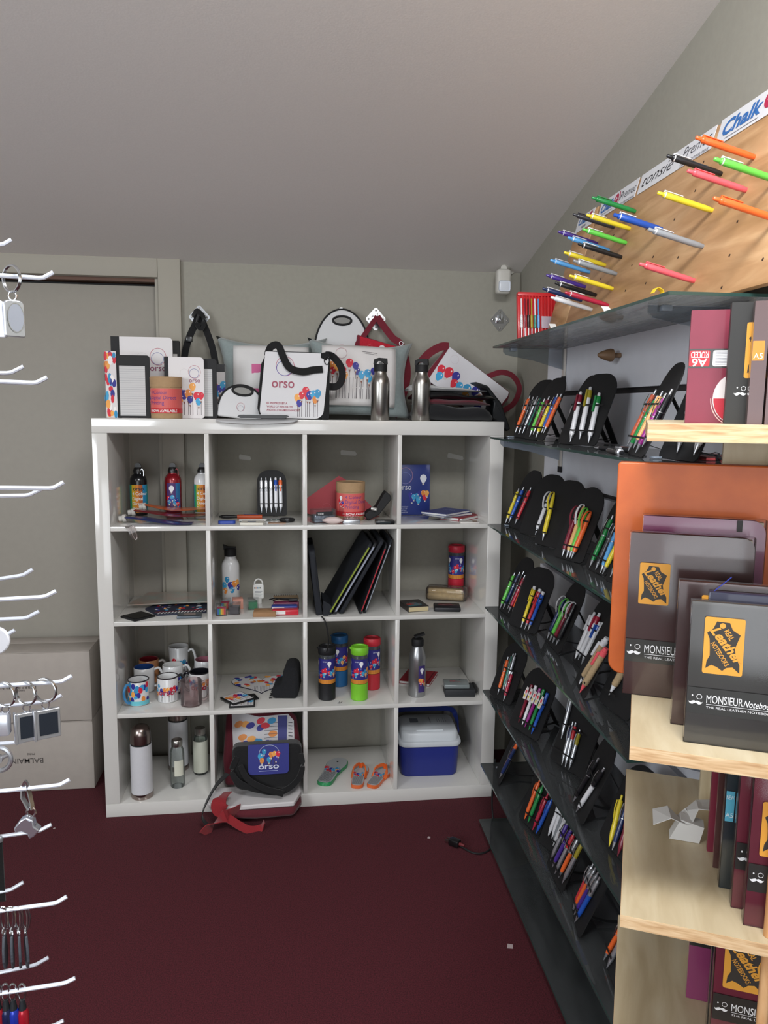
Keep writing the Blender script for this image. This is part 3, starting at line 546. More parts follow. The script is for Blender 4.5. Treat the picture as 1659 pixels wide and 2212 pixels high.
# ---------------------------------------------------------------- pens and their black easel stands
CH = dict(orange='#ef6a2e', charcoal='#34343a', silver='#c3c6cc', teal='#1d7f6b', lime='#62c84a', maroon='#7c1f33', yellow='#e8d234', blue='#2356b8', white='#e9eaee', olive='#a89a2c',
    green='#1f8a45', rust='#c45a3a', peach='#e3b070', magenta='#9a2b86', black='#1a1b1f', red='#c8303a', navy='#20305e', crimson='#b32340', sky='#5aa4e0', kraft='#b49c78', coral='#f0606a', grey='#8f9499', violet='#4c3292')
def penmat(c): return SILVER if c == 'silver' else mat(CH[c], .3, coat=.3, name='pen_'+c)
def make_pen(M, L, col, sty, col2, label, group, cat='pen'):
    t = thing('pen', label, cat, M=M, group=group); c = penmat(col); r = {'m': .0061, 'n': .0061, 'w': .0070, 'c': .0068, 'k': .0082, 'f': .0062, 'p': .0062}[sty]
    tipm = {'m': SILVER, 'c': SILVER, 'f': SILVER, 'w': SILVER if col2 != 'white' else penmat('white'), 'k': penmat(col2) if sty == 'k' else SILVER}.get(sty, penmat(col))
    if 0: pass
    tl = .020 if sty != 'k' else .026
    MB().lathe([(.0008, 0), (.0014, .004), (r*.62, tl*.8), (r*.75, tl)], 12).build('tip', tipm, t)
    top = L-.012
    up = penmat(col2) if (sty == 'm' and col2) else c
    if sty in 'mn':
        b = MB(); b.lathe([(r*.78, tl), (r*.98, tl+.012), (r, L*.6)], 12, c); b.lathe([(r*1.06, L*.6), (r*1.06, L*.615)], 12, SILVER if sty == 'm' else c); b.lathe([(r, L*.615), (r*.97, L*.88), (r*.8, top)], 12, up)
        b.build('barrel', None, t)
        MB().lathe([(r*.45, top), (r*.45, L-.001), (r*.3, L)], 10).build('push_button', SILVER if sty == 'm' else c, t)
        MB().ribbon([(0, r*.4, top-.001), (0, r*1.5, top-.002), (0, r*1.75, top-.02), (0, r*1.15, top-.044)], (1, 0, 0), .0035, .0009).build('clip', CHROME if sty == 'm' else c, t)
    elif sty == 'w':
        MB().lathe([(r*.75, tl), (r, tl+.006), (r*1.02, L*.7), (r*.9, top)], 12).build('barrel', c, t)
        k = penmat(col2)
        b = MB(); b.lathe([(r*1.08, L*.78), (r*1.12, L*.9), (r*.9, top+.001)], 12); b.box(-.0028, .0028, r*.9, r*1.7, L*.60, top, bev=.0008); b.build('clip', k, t)
        MB().lathe([(r*.62, top), (r*.62, L-.002), (r*.4, L)], 10).build('push_button', c, t)
    elif sty == 'c':
        MB().lathe([(r*.75, tl), (r, tl+.006), (r*1.02, L*.6), (r*.8, L*.9), (r*.5, L-.003)], 12).build('barrel', c, t)
        MB().ribbon(cat_path([(0, -r*.2, L*.86), (0, r*.1, L-.001), (0, r*1.4, L-.001), (0, r*2.5, L*.88), (0, r*2.3, L*.75), (0, r*1.2, L*.62)], 4), (1, 0, 0), .0062, .0016).build('clip', penmat(col2), t)
    elif sty == 'f':
        MB().lathe([(r*.7, tl), (r*.85, tl+.006), (r*.85, L*.7), (r*1.2, L*.72), (r*1.05, L*.9), (r*.8, top)], 12).build('barrel', c, t)
        MB().box(-.0055, .0055, -.002, .0045, top, L, bev=.0018).build('push_button', penmat(col2), t)
        MB().box(-.0022, .0022, r*1.0, r*1.5, L*.62, top+.002, bev=.0005).build('clip', c, t)
    elif sty == 'k':
        MB().lathe([(r*.8, tl), (r, tl+.004), (r, L*.86)], 14).build('barrel', mat(CH['kraft'], .85, noise=.12, scale=200), t)
        b = MB(); b.lathe([(r*1.05, L*.84), (r*1.05, L*.93), (r*.8, L*.935), (r*.75, L)], 14); b.box(-.003, .003, r, r*1.7, L*.6, L*.88, bev=.001); b.build('clip', penmat(col2), t)
    elif sty == 'p':
        MB().lathe([(r*.6, tl), (r*.8, tl+.01), (r*.85, L*.6), (r*1.15, L*.62), (r*.95, top)], 12).build('barrel', c, t)
        P = Print(); b = MB(); F = PF((0, r*1.8, L*.60), (-1, 0, 0), (0, 0, 1)); b.prism([(-.006, .0), (.006, .0), (.008, .018), (.005, .038), (-.004, .04), (-.008, .02)], 0, .001, F, mat('#e8e2e0', .5)); b.build('picture_clip', None, t)
        P.ell(0, .024, .004, .006, INK(CH['coral']), 3); P.ell(-.002, .01, .0028, .005, INK(CH['yellow']), 3); P.build('clip_print', F, t)
        MB().lathe([(r*.9, top-.001), (r*.9, L-.002), (r*.6, L)], 10).build('push_button', c, t)
    return t
CNAME = dict(charcoal='dark grey', olive='olive yellow', rust='rusty orange', kraft='brown kraft paper', coral='coral pink', sky='light blue', violet='purple', crimson='crimson red')
nmc = lambda c: CNAME.get(c, c)
SH = {1: 'second', 2: 'third', 3: 'fourth', 4: 'fifth', 5: 'sixth'}
STANDM = mat('#101012', .7, noise=.05, scale=60, name='black_card')
UPS = math.atan(.08/.19)
from collections import defaultdict
by = defaultdict(list)
for p in PENS: by[p[0]].append(p)
rowcount = defaultdict(int)
DESC = {'2a': 'at the far left end', '2b': 'overlapping the leftmost one', '2c': 'mostly hidden behind the white pens', '2d': 'holding three white pens', '2e': 'behind the wooden book stand corner', '2f': 'behind the wooden board edge, nearly hidden'}
STN = {}
for k in sorted(CARDS):
    i, sc, wd, ob, psi = CARDS[k]; rowcount[i] += 1; n = rowcount[i]
    t0 = WT*cos(psi)-WN*sin(psi); n0 = WN*cos(psi)+WT*sin(psi)
    up = -n0*sin(UPS)+Vector((0, 0, 1))*cos(UPS)
    o = WP(sc, ob, GZ[i]+.0052)
    M = frame(o, t0, up)       # local x along shelf, y up the card, z out
    cols = [nmc(p[5]) for p in by[k]]
    STN[k] = n
    t = thing('pen_stand', '%s black pen stand from the left on the %s glass shelf' % (ORD[n-1], SH[i]), 'pen stand', M=M, group='black easel pen stands')
    R_ = .0; hh = .208; poly = rrect(-wd/2, 0, wd/2, hh, (.012, .012, min(wd/2, .06), min(wd/2, .06)), 8)
    MB().prism(poly, -.003, 0, lambda u, v, q: Vector((u, v, q))).build('backing_card', STANDM, t, smooth=0)
    # easel leg: two struts reaching back and down to the glass
    inv = M.inverted()
    foot = inv@(o-n0*.135+Vector((0, 0, .001)))
    foot.x = 0
    b = MB(); b.ribbon([(0, .150, -.003), tuple(foot)], (1, 0, 0), .024, .002); leg = b.build('easel_leg', STANDM, t, smooth=0)
    b = MB(); mid = Vector((0, .03, -.004)); b.ribbon(cat_path([mid, (mid+foot)/2+Vector((0, -.004, 0)), foot+Vector((0, .012, 0))], 4), (1, 0, 0), .011, .0012); b.build('brace_strap', BLACK, leg, smooth=0)
    if k != '5e':
        ps = by[k]; xs = [p[1] for p in ps]+[p[3] for p in ps]
        for v in (.034, .108):
            xa = max(-wd/2, min(xs)-.012); xb = min(wd/2, max(xs)+.012)
            MB().box(xa, xb, v, v+.004, .0142, .0150).build('elastic_band', BLACK, t, smooth=0)
    for j, p in enumerate(sorted(by[k], key=lambda p: p[1])):
        _, x0, v0, x1, v1, c, sty, c2 = p
        a = Vector((x0, v0, .0076)); d = Vector((x1-x0, v1-v0, .0)); L = d.length; d.normalize()
        # pen local z = direction, local y = outward, local x = y cross z
        y = Vector((0, 0, 1)); x = y.cross(d)
        Mp = M@Matrix.Translation(a)@Matrix((x, y, d)).transposed().to_4x4()
        if sty == 'k': Mp = Mp@Matrix.Translation((0, .0012, 0))
        extra = {'w': ' with %s clip' % nmc(c2), 'k': ' with %s tip' % nmc(c2), 'm': (' with %s top' % nmc(c2)) if c2 else '', 'p': ' with picture clip'}.get(sty, '')
        pos = ORD[j]+' from left'
        lab = '%s pen%s, %s, stand %s, %s glass shelf' % (nmc(c), extra, pos, {1: 'one', 2: 'two', 3: 'three', 4: 'four', 5: 'five', 6: 'six'}[n], SH[i])
        make_pen(Mp, L, c, sty, c2, lab, 'pens held on the black stands of the %s glass shelf' % SH[i])
# pens pushed into the pegboard
PL = ['orange pen highest on the pegboard, under the large blue Chalk sign', 'green pen at the right frame edge below the highest orange pen', 'black pen crossing the white strip signs, beside the highest orange pen', 'coral pink pen just below the long black pen on the upper pegboard',
 'yellow pen in the middle of the pegboard, left of the long orange pen', 'orange pen at the right frame edge, beside the mid board yellow pen', 'bright green pen in front of the smaller Chalk and Premec sign', 'dark grey pen at the far upper left of the pegboard pens',
 'yellow pen partly hidden behind the thick blue pen', 'blue pen with white clip, just above the pale grey pen', 'pale grey pen with white clip just below the thick blue pen', 'purple pen with white clip, upper one, at left end of pegboard',
 'green pen with white clip right of the upper purple pen', 'light blue pen under the upper purple pen', 'black pen with white clip between light blue and yellow pens', 'yellow pen with white clip just under the white clipped black pen',
 'light blue pen, lower one, pointing out above the lower purple pen', 'dark grey pen with wide white clip above the lower yellow pen', 'purple pen, lower one, above the black pen near red rack', 'yellow pen, lowest yellow one on the left of the pegboard',
 'black pen lowest on the pegboard, above the dark blue pen', 'dark blue pen crossing in front of the red pen rack', 'red pen with white clip above the white pen', 'white pen lowest on the pegboard, in front of the red rack side', 'coral pink pen standing alone low on the right of the pegboard']
for (s, dn, c, clip), lab in zip(PEG, PL):
    L = .135; d = Vector((0, 0, 1)); y = Vector((0, 1, 0)); x = y.cross(d)
    M = PFm@Matrix.Translation((s, -dn, -.012))@Matrix((x, y, d)).transposed().to_4x4()
    t = thing('pen', lab, 'pen', M=M, group='pens pushed into the plywood pegboard'); cm = penmat(c); r = .0062 if c != 'blue' else .0076
    MB().lathe([(.0028, .0), (.003, .010), (r*.82, .013), (r, .03), (r*1.02, .08), (r*1.02, .122), (r*.8, .1245)], 14).build('barrel', cm, t)
    MB().lathe([(r*.6, .1245), (r*.6, .135), (r*.4, .1365)], 12).build('push_button', cm, t)
    b = MB(); b.box(-.0024, .0024, r*1.2, r*1.45, .082, .1235, bev=.0003); b.box(-.0024, .0024, r*.8, r*1.45, .1215, .1235); b.lathe([(r*1.06, .119), (r*1.06, .1215)], 14, cap=False); b.build('clip', penmat(clip), t)
# pens and papers lying on the top glass shelf
def lying(s, o, z, ang, L, c, sty, lab, c2='', grp='loose pens lying on the glass shelves', roll=0):
    d = (WT*cos(ang)+WN*sin(ang)); y = Vector((0, 0, 1)); x = y.cross(d)
    M = Matrix.Translation(WP(s, o, z))@Matrix((x, y, d)).transposed().to_4x4()
    make_pen(M, L, c, sty, c2, lab, grp)
lying(1.60, .20, 1.7535, .15, .14, 'crimson', 'n', 'red pen lying on the topmost glass shelf beside a yellow tag')
lying(1.22, .17, 1.7535, .1, .14, 'green', 'n', 'green pen lying on the topmost glass shelf under the white pen')
t = thing('paper_tag', 'small yellow curled paper tag on the topmost glass shelf', 'tag', loc=WP(1.77, .225, 1.7486))
MB().ribbon(cat_path([(-.02, 0, .002), (0, 0, .003), (.016, 0, .012), (.02, 0, .024), (.008, 0, .03), (0, 0, .02)], 5), (0, 1, 0), .016, .0008).build('curl', mat('#e8c82e', .6), t)
for s_, lab in ((1.565, 'white paper price tag beside the red pen on the top glass shelf'), (1.19, 'white paper price tag beside the green pen on the top glass shelf')):
    t = thing('price_tag', lab, 'tag', loc=WP(s_, .235, 1.7486), group='white tags on the top glass shelf')
    MB().ribbon([(-.004, -.022, .0008), (0, 0, .012), (.003, .02, .022)], (1, 0, 0), .018, .0006).build('folded_card', mat('#e8e8e6', .6), t)
# red ribbed pen rack
# origin: lower left front corner; local x to the right, y up the face, z toward the room
RK = frame(WP(.74, .205, 1.7488), (-WN), (WT*-.18+Vector((0, 0, 1))).normalized())
t = thing('pen_rack', 'red ribbed counter rack of pens on the far end of top glass shelf', 'pen rack', M=RK)
RED = plastic('#c9252b'); b = MB(); w_ = .135; h_ = .175
b.box(0, w_, 0, h_, -.020, -.002, bev=.002)
for i in range(12): x = .004+i*(w_-.012)/11.5; b.box(x, x+.005, .002, h_-.012, -.002, .004, bev=.001)
b.box(0, w_, h_-.012, h_, -.002, .004, bev=.001); b.build('ribbed_face', RED, t)
MB().box(w_+.0004, w_+.018, 0, h_, -.03, .0, bev=.001).build('white_side', mat('#e4e2de', .5), t)
MB().box(.078, .112, .055, .095, .004, .0055, bev=.0005).build('label_plate', mat('#b9a9b4', .4), t)
for i, (c, nm_) in enumerate([('white', 'white patterned'), ('maroon', 'dark red patterned'), ('black', 'black'), ('olive', 'olive and white'), ('teal', 'teal patterned'), ('sky', 'light blue')]):
    x = .010+i*.0115; tt = thing('pen', '%s slim pen, %s from left in the red ribbed rack' % (nm_, ORD[i]), 'pen', M=RK@Matrix.Translation((x, .012, .0065)), group='slim pens in the red rack')
    r = .0026; Q_ = Matrix.Rotation(-pi/2, 4, 'X')
    MB().lathe([(.0006, 0), (r*.8, .012), (r*.85, .042)], 10, M=Q_).build('refill_tip', SILVER, tt)
    MB().lathe([(r*1.2, .042), (r*1.7, .046), (r*1.7, .085)], 10, M=Q_).build('grip', mat(CH[c], .3, coat=.3, noise=.5 if i in (0, 1, 4) else 0, scale=300), tt)
    MB().lathe([(r*.8, .085), (r*.8, .138), (r*.5, .14)], 10, M=Q_).build('barrel', penmat('white' if i % 2 == 0 and i != 2 else c), tt)
# clutter on the second glass shelf
lying(1.475, .215, 1.4475, -.35, .145, 'black', 'm', 'black pen lying in front of the second glass shelf stands, nearest the edge')
lying(1.50, .185, 1.4475, -.15, .15, 'orange', 'm', 'orange pen lying on the second glass shelf behind a black pen', 'black')
lying(1.575, .225, 1.4475, .1, .12, 'black', 'w', 'black pen with silver clip lying across the second glass shelf', 'silver')
lying(1.74, .09, 1.4475, .2, .14, 'black', 'n', 'black pen lying behind the easel on the second glass shelf')
t = thing('display_tray', 'low black display tray on the second glass shelf behind the wooden board', 'tray', M=WM(1.90, 1.4425, .0)@Matrix.Identity(4))
b = MB(); b.box(-.085, .085, 0, .006, .135, .25, bev=.001); b.box(-.085, .085, .006, .022, .243, .25, bev=.001); b.box(-.085, .085, .006, .022, .135, .142, bev=.001); b.box(-.085, -.078, .006, .022, .142, .243); b.box(.078, .085, .006, .022, .142, .243)
b.build('tray_body', BLACK, t); MB().box(-.076, .076, .0062, .016, .144, .241).build('foam_insert', mat('#4a5050', .9, noise=.4, scale=150), t)
t = thing('booklet', 'thin booklet with red edges lying behind the tray on second glass shelf', 'booklet', loc=WP(1.80, .10, 1.4425))
MB().box(-.04, .04, -.06, .06, 0, .006, bev=.001).build('pages', mat('#b8474a', .6), t); MB().box(-.041, .041, -.061, .061, .0061, .0075).build('cover', mat('#6a3a3a', .6), t)
# dark cord hanging behind the lower pen stands
o = MB().tube(cat_path([WP(.93, .05, .79), WP(.95, .055, .70), WP(1.0, .06, .62), WP(1.05, .065, .56), WP(1.10, .08, .542)], 6), .0022, 6).build('cord', BLACK)
tag(o, 'thin black cord curving down the slat wall above the fifth glass shelf', 'cord')
# small notebooks lying on the fifth glass shelf
for j, (c, e) in enumerate([('#2a2c2e', '#d8d4cc'), ('#5a1f2c', '#d8cfc6')]):
    t = thing('pocket_notebook', ['black pocket notebook lying on top of the dark red one, fifth glass shelf', 'dark red pocket notebook lying under a black one on the fifth glass shelf'][j], 'notebook', loc=WP(.90, .15, .534+(1-j)*.0135), rz=-.35-.2*j, group='pocket notebooks on the fifth glass shelf')
    MB().box(-.04, .04, -.055, .055, 0, .0015, M=None).box(-.04, .04, -.055, .055, .0105, .012).build('cover', mat(c, .6), t); MB().box(-.038, .038, -.053, .053, .0016, .0104).build('pages', mat(e, .8), t)
# ---------------------------------------------------------------- wall hooks (diamond plates) and motion sensor
def diamond_hook(x, z, label):
    t = thing('coat_hook', label, 'hook', (x, .4195, z), group='chrome diamond wall hooks')
    F = PF((0, 0, 0), (1, 0, 0), (0, 0, 1)); s = .040
    MB().prism([(0, -s*1.12), (.006, -s*1.12), (s, -.004), (s, .004), (.004, s*1.12), (-.004, s*1.12), (-s, .004), (-s, -.004), (-.006, -s*1.12)], 0, .003, F).build('plate', CHROME, t)
    b = MB(); [b.lathe([(.004, 0), (.003, .002), (.0002, .0028)], 10, M=Matrix.Translation((u, -.003, v))@Matrix.Rotation(pi/2, 4, 'X')) for u, v in ((0, .034), (0, -.034), (.030, 0), (-.030, 0))]
    b.build('screws', STEEL, t)
    MB().box(-.018, .018, -.006, -.003, -.013, .013, bev=.002).build('hook_base', CHROME, t)
    MB().tube(cat_path([(0, -.004, .006), (0, -.018, .002), (0, -.030, -.004), (0, -.034, .008), (0, -.034, .022)], 5), .004, 8).build('hook_prong', CHROME, t)
diamond_hook(.337, 1.890, 'chrome diamond hook holding the black bag strap, beside the door')
diamond_hook(.907, 1.898, 'chrome diamond hook behind the white round lunch bag')
diamond_hook(1.050, 1.900, 'chrome diamond hook holding the small red shoulder bag')
diamond_hook(1.577, 1.909, 'empty chrome diamond hook at the right, under the motion sensor')
t = thing('motion_sensor', 'white motion sensor in the upper right corner of the back wall', 'sensor', (1.567, .40, 2.058))
MB().lathe([(.020, 0), (.026, .004), (.026, .010), (.018, .014)], 20, M=Matrix.Translation((.042, .0195, .062))@Matrix.Rotation(pi/2, 4, 'X')).build('wall_mount', mat('#bdbab2', .5), t)
MB().tube([(.042, .01, .062), (.03, -.02, .064), (.0, -.055, .050)], .014, 12).build('swivel_arm', mat('#c6c3bb', .5), t)
b = MB(); b.box(-.034, .026, -.085, -.04, -.055, .045, bev=.014, seg=4); b.build('housing', mat('#c9c6be', .45), t)
MB().box(-.028, .020, -.0885, -.083, -.046, -.004, bev=.008, seg=3).build('lens_window', mat('#dfe3ea', .25), t)

# ---------------------------------------------------------------- things on top of the bookshelf
T0 = 1.4905
XF = lambda o: PF(o, (1, 0, 0), (0, 0, 1))
def folio(loc, rz, w, h, label, big, spine_w=.03):
    """white printed folder standing upright, black bound edge on the left"""
    t = thing('document_folder', label, 'folder', loc, rz)
    d = .012; F = XF((0, 0, 0))
    MB().prism(rrect(0, 0, w, h, (.002, .012, .014, .002)), -d, 0, F).build('cover', mat('#e0dcdc', .5), t)
    MB().box(-.001, spine_w, -.0006, d+.001, -.0003+.0005, h+.0005).build('binding', BLACK, t)
    P = Print()
    logo(P, w*.76, h*.76, h*.10 if big else h*.10, h=h*.10 if not big else h*.11); P.build('logo_print', F, t); P = Print()
    bulbs(P, spine_w+w*.22, .012, w-.004, h*.60, 6 if not big else 7, r=h*.055 if not big else .016, seed=2 if big else 5, stick=True)
    P.ring(w*.5, h*.74, h*.07, .001, INK('#cfcaca'), 1, a0=.2, a1=3.5)
    P.build('picture_print', F, t)
    return t
folio((.035, .20, T0), 0, .222, .298, 'large white printed folder standing at the left end of bookshelf top', True)
t = thing('notepad_holder', 'black notepad holder mostly hidden behind the large white printed folder', 'notepad', (.08, .235, T0), 0)
MB().box(0, .20, 0, .012, 0, .290, bev=.005).build('cover', BLACK, t); P = Print(); P.rect(.02, .02, .19, .24, mat('#c6c4c2', .6)); P.build('paper', XF((0, 0, 0)), t)
folio((.240, .105, T0), 0, .140, .222, 'smaller white printed folder standing right of the kraft tube', False, .014)
def notepad(loc, rz, w, h, label, lines=22, spine=False):
    t = thing('notepad_holder', label, 'notepad', loc, rz)
    F = XF((0, 0, 0)); MB().prism(rrect(0, 0, w, h, (.003, .008, .010, .003)), -.010, 0, F).build('cover', BLACK, t)
    P = Print(); x0, x1, y0, y1 = .006, w-.016, .008, h*.83
    P.rect(x0, y0, x1, y1, mat('#c8c7c6', .6), 1)
    for i in range(lines): y = y0+(y1-y0)*(i+.5)/lines; P.rect(x0, y, x1, y+.0008, INK('#9c9ca2'), 2)
    P.build('lined_paper', F, t, lift=.0006)
    if spine:
        S_ = MB().prism([(0, 0), (.04, 0), (.04, .236), (0, .236)], -.004, 0, PF((-.042, -.012, 0), (.96, .28, 0), (0, 0, 1))); S_.build('front_cover', mat('#dfdbdb', .5), t)
        P = Print(); R = random.Random(3)
        for i in range(34):
            x, y = .003+R.random()*.032, .008+R.random()*.22; P.ell(x, y, .004+R.random()*.005, .008+R.random()*.010, INK(PAL[R.randrange(8)] if R.random() < .8 else '#f4f0ee'), 1+i*.05, 10)
        P.rect(.0, .0, .0012, .236, INK('#18181b'), 4); P.build('picture_print', PF((-.042, -.012, 0), (.96, .28, 0), (0, 0, 1)), t)
    return t
notepad((.078, .085, T0), 0, .112, .224, 'black holder with lined pad and colourful folded cover at the far left', spine=True)
notepad((.368, .125, T0), 0, .056, .218, 'black holder with narrow lined pad between white folder and grey cushion', 22)

def kraft_tube(loc, label, rot=0):
    t = thing('cardboard_canister', label, 'canister', loc, 0, 'kraft printed tubes')
    r = .055; K = mat('#a98a66', .8, noise=.06, scale=60)
    MB().lathe([(r-.001, 0), (r, .002), (r, .110), (r-.0005, .1105)], 40).build('body', K, t)
    MB().lathe([(r+.0014, .111), (r+.0018, .146), (r+.0004, .148), (r-.004, .1478), (r-.005, .144), (0.0001, .144)], 40, cap=False).build('lid', K, t)
    P = Print(); W2 = r*pi
    P.rect(-W2*.98, .018, W2*.98, .106, INK('#d4605c'), 1, nx=48); P.rect(-W2*.98, .018, W2*.98, .036, INK('#c4242c'), 1.5, nx=48)
    x = -.020+rot
    for i, s in enumerate(['4 Colour', 'Digital Direct', 'Printing']): P.text(s, x, .086-i*.0185, .018, INK('#5b3a86'), 2, bold=.0)
    P.text('NOW AVAILABLE', x+.004, .0225, .0125, INK('#f3eeee'), 3, bold=.02); P.ring(x-.006, .027, .0035, .0008, INK('#f0dede'), 3)
    bulbs(P, x-.030, .022, x-.008, .088, 3, r=.006, l=2, seed=1, lead=True)
    P.build('printed_label', CF(r), t)
    return t
kraft_tube((.248, .075, T0), 'brown cardboard canister with pink label on top of the bookshelf', -.035)

# hanging black strap with the bag it belongs to
t = thing('shoulder_bag', 'black strapped printed bag hanging from the hook nearest the door', 'bag', (.345, .33, 0))
b = MB(); b.box(-.07, .098, .0, .035, T0+.012, 1.70, bev=.010); b.build('body', mat('#d4d0cf', .7), t)
P = Print(); P.rect(.03, T0+.18, .095, 1.70, INK('#18181b'), 2); bulbs(P, .05, T0+.02, .096, T0+.15, 3, r=.014, seed=4, l=3); P.build('picture_print', XF((0, 0, 0)), t)
b = MB(); b.ribbon(cat_path([(-.005, .03, 1.898), (-.018, .035, 1.86), (-.045, .03, 1.80), (-.062, .02, 1.73), (-.066, .015, 1.66)], 6), 'flat', .026, .003); b.build('strap', BLACKCLOTH, t); b = MB()
b.ribbon(cat_path([(-.005, .03, 1.898), (.012, .035, 1.86), (.035, .03, 1.80), (.050, .02, 1.75), (.060, .012, 1.69)], 6), 'flat', .026, .003); b.build('strap', BLACKCLOTH, t); b = MB()
b.ribbon(cat_path([(-.028, .028, 1.885), (-.01, .02, 1.905), (.014, .028, 1.88), (.006, .018, 1.84), (-.012, .022, 1.86), (-.004, .016, 1.89)], 6), (0, .4, 1), .022, .004)
b.build('strap_knot', BLACKCLOTH, t); MB().box(-.055, -.030, .014, .030, 1.785, 1.808, bev=.003).build('buckle', BLKG, t)

def pillow(name, w, h, th, m, parent, n=22, pinch=.12, wob=.004, seed=0, P=2.0, cx=0):
    mb = MB(); R = random.Random(seed); ph = [R.random()*6 for _ in range(6)]
    for side in (1, -1):
        vs = []
        for j in range(n+1):
            for i in range(n+1):
                u = 2*i/n-1; v = 2*j/n-1
                x = u*w/2*(1-pinch*(1-u*u*0)*(1-v*v)*abs(u)*.55+0); y = v*h/2*(1-pinch*(1 if v > 0 else .25)*(1-u*u)*abs(v)*.75)
                t_ = th/2*((max(0, 1-abs(u)**P))**.62)*((max(0, 1-abs(v)**P))**.62)
                t_ += wob*(sin(5*u+ph[0]+2*v)+sin(7*v+ph[1]-3*u)+.6*sin(11*u+ph[2])+.5*sin(13*v+ph[3]+5*u))*min(1, t_/(th*.2)) if t_ > 0 else 0
                vs.append(Vector((x+cx, -t_*side, y+h/2)))
        fs = [(j*(n+1)+i, j*(n+1)+i+1, (j+1)*(n+1)+i+1, (j+1)*(n+1)+i) for j in range(n) for i in range(n)]
        mb.add(vs, fs)
    o = mb.build(name, m, parent, smooth=80); 
    bm = bmesh.new(); bm.from_mesh(o.data); bmesh.ops.remove_doubles(bm, verts=bm.verts, dist=.0006); bmesh.ops.recalc_face_normals(bm, faces=bm.faces[:]); bm.to_mesh(o.data); bm.free()
    return o
PILC = mat('#8a9594', .95, noise=.06, scale=120, bump=.3, sheen=.3, name='grey_velvet')
def surf_pillow(w, h, th, P=2.0, lift0=.0015):
    def F(u, v, t=0):
        a = 2*u/w; c = 2*v/h-1
        q = th/2*((max(0, 1-min(1, abs(a))**P))**.62)*((max(0, 1-min(1, abs(c))**P))**.62)
        return Vector((u, -q-lift0-t, v))
    return F
def sheet_on(F, x0, y0, x1, y1, m, name, parent, n=14, t0=.004, lip=.0015):
    mb = MB(); vs = []
    for j in range(n+1):
        for i in range(n+1): vs.append(F(x0+(x1-x0)*i/n, y0+(y1-y0)*j/n, t0))
    fs = [(j*(n+1)+i, j*(n+1)+i+1, (j+1)*(n+1)+i+1, (j+1)*(n+1)+i) for j in range(n) for i in range(n)]
    mb.norec = 1; mb.add(vs, fs); return mb.build(name, m, parent, smooth=80, solid=lip)
Lr = lambda x, y, z, rx=0, ry=0, rz=0: Matrix.Translation((x, y, z))@Matrix.Rotation(rz, 4, 'Z')@Matrix.Rotation(ry, 4, 'Y')@Matrix.Rotation(rx, 4, 'X')
# cushion behind, left
t = thing('cushion', 'grey cushion with pink square print leaning on wall behind the messenger bag', 'cushion', M=Lr(.625, .325, T0+.004, -.10, .0))
pillow('cushion_body', .44, .32, .13, PILC, t, seed=1, pinch=.28)
F = surf_pillow(.44, .32, .13); sheet_on(F, -.150, .04, .145, .275, mat('#d6d4d2', .75, bump=.1, scale=30, noise=.02), 'print_panel', t, t0=.011)
P = Print(); P.rect(-.078, .075, -.02, .20, INK('#c8538a'), 1, nx=6); P.build('pink_square', lambda u, v, q: F(u, v, .0150+q), t)
# cushion in front, right
t = thing('cushion', 'grey cushion with white brush picture panel leaning behind the left steel bottle', 'cushion', M=Lr(.965, .235, T0+.010, -.16, .03))
pillow('cushion_body', .42, .305, .14, PILC, t, seed=5, pinch=.28)
F = surf_pillow(.42, .305, .14); sheet_on(F, -.155, .035, .135, .27, mat('#dad6d4', .75, bump=.1, scale=30, noise=.02), 'print_panel', t, t0=.011)
P = Print(); bulbs(P, -.13, .06, .08, .215, 9, r=.013, seed=3, l=1)
for i in range(16): P.rect(-.125+i*.013, .06, -.1238+i*.013, .14, INK('#5a5458'), 1)
P.ring(-.08, .235, .022, .001, INK('#b06a7a'), 2); P.line(.0, .245, .06, .240, .0016, INK('#6a6468'), 2); P.line(.01, .238, .06, .233, .0012, INK('#6a6468'), 2)
P.build('picture_print', lambda u, v, q: F(u, v, .0135+q), t, lift=.0005)

# round topped lunch bags
def lunch_bag(M, w, h, th, label):
    t = thing('lunch_bag', label, 'bag', M=M, group='white round topped lunch bags')
    prof = [(-w/2, 0), (w/2, 0)]+[(w/2*cos(a)*(1 if 1 else 1), h*.35+h*.65*sin(a)) for a in [pi*i/24 for i in range(25)]]
    NEO = mat('#d2d2d3', .8, bump=.05, scale=200)
    hole = [(.030*cos(a)*1.25, h*.83+.017*sin(a)) for a in [2*pi*i/20 for i in range(20)]]
    MB().prism(prof, -th/2, th/2, XF((0, 0, 0))).build('body', NEO, t, bev=.006)
    e = MB(); pp = [(x, y) for x, y in prof[2:]]
    for sg in (-1, 1): e.tube([(x, sg*(th/2), y) for x, y in pp], .0035, 8)
    e.tube([(x, -th/2-.001, y) for x, y in hole], .0045, 8, closed=True)
    e.build('black_trim', BLACK, t)
    P = Print(); P.poly(hole, mat('#8f8e8a', .9), 1); P.build('handle_hole', XF((0, -th/2, 0)), t)
    P = Print(); P.ring(0, h*.34, h*.12, .001, INK('#b46a72'), 2, ry=h*.13); P.ring(0, h*.30, h*.09, .001, INK('#8a8a9c'), 2); P.build('ring_print', XF((0, -th/2-.0006, 0)), t)
    return t
lunch_bag(Lr(.907, .372, 1.665), .225, .265, .012, 'white round topped lunch bag hanging on the wall hook behind cushions')
lunch_bag(Lr(.505, .135, T0, -.12, .12), .165, .125, .02, 'small white lunch bag standing at an angle beside the messenger bag')
t = thing('placemat', 'thin white printed mat hanging over the front edge of bookshelf top', 'mat', (0, 0, 0))
vs = []; n = 16
F = lambda u, v: Vector((u, v, T0+.001+.002*sin(9*u)*(v < .02)-max(0, -.004-v)*.5))
mb = MB(); mb.norec = 1
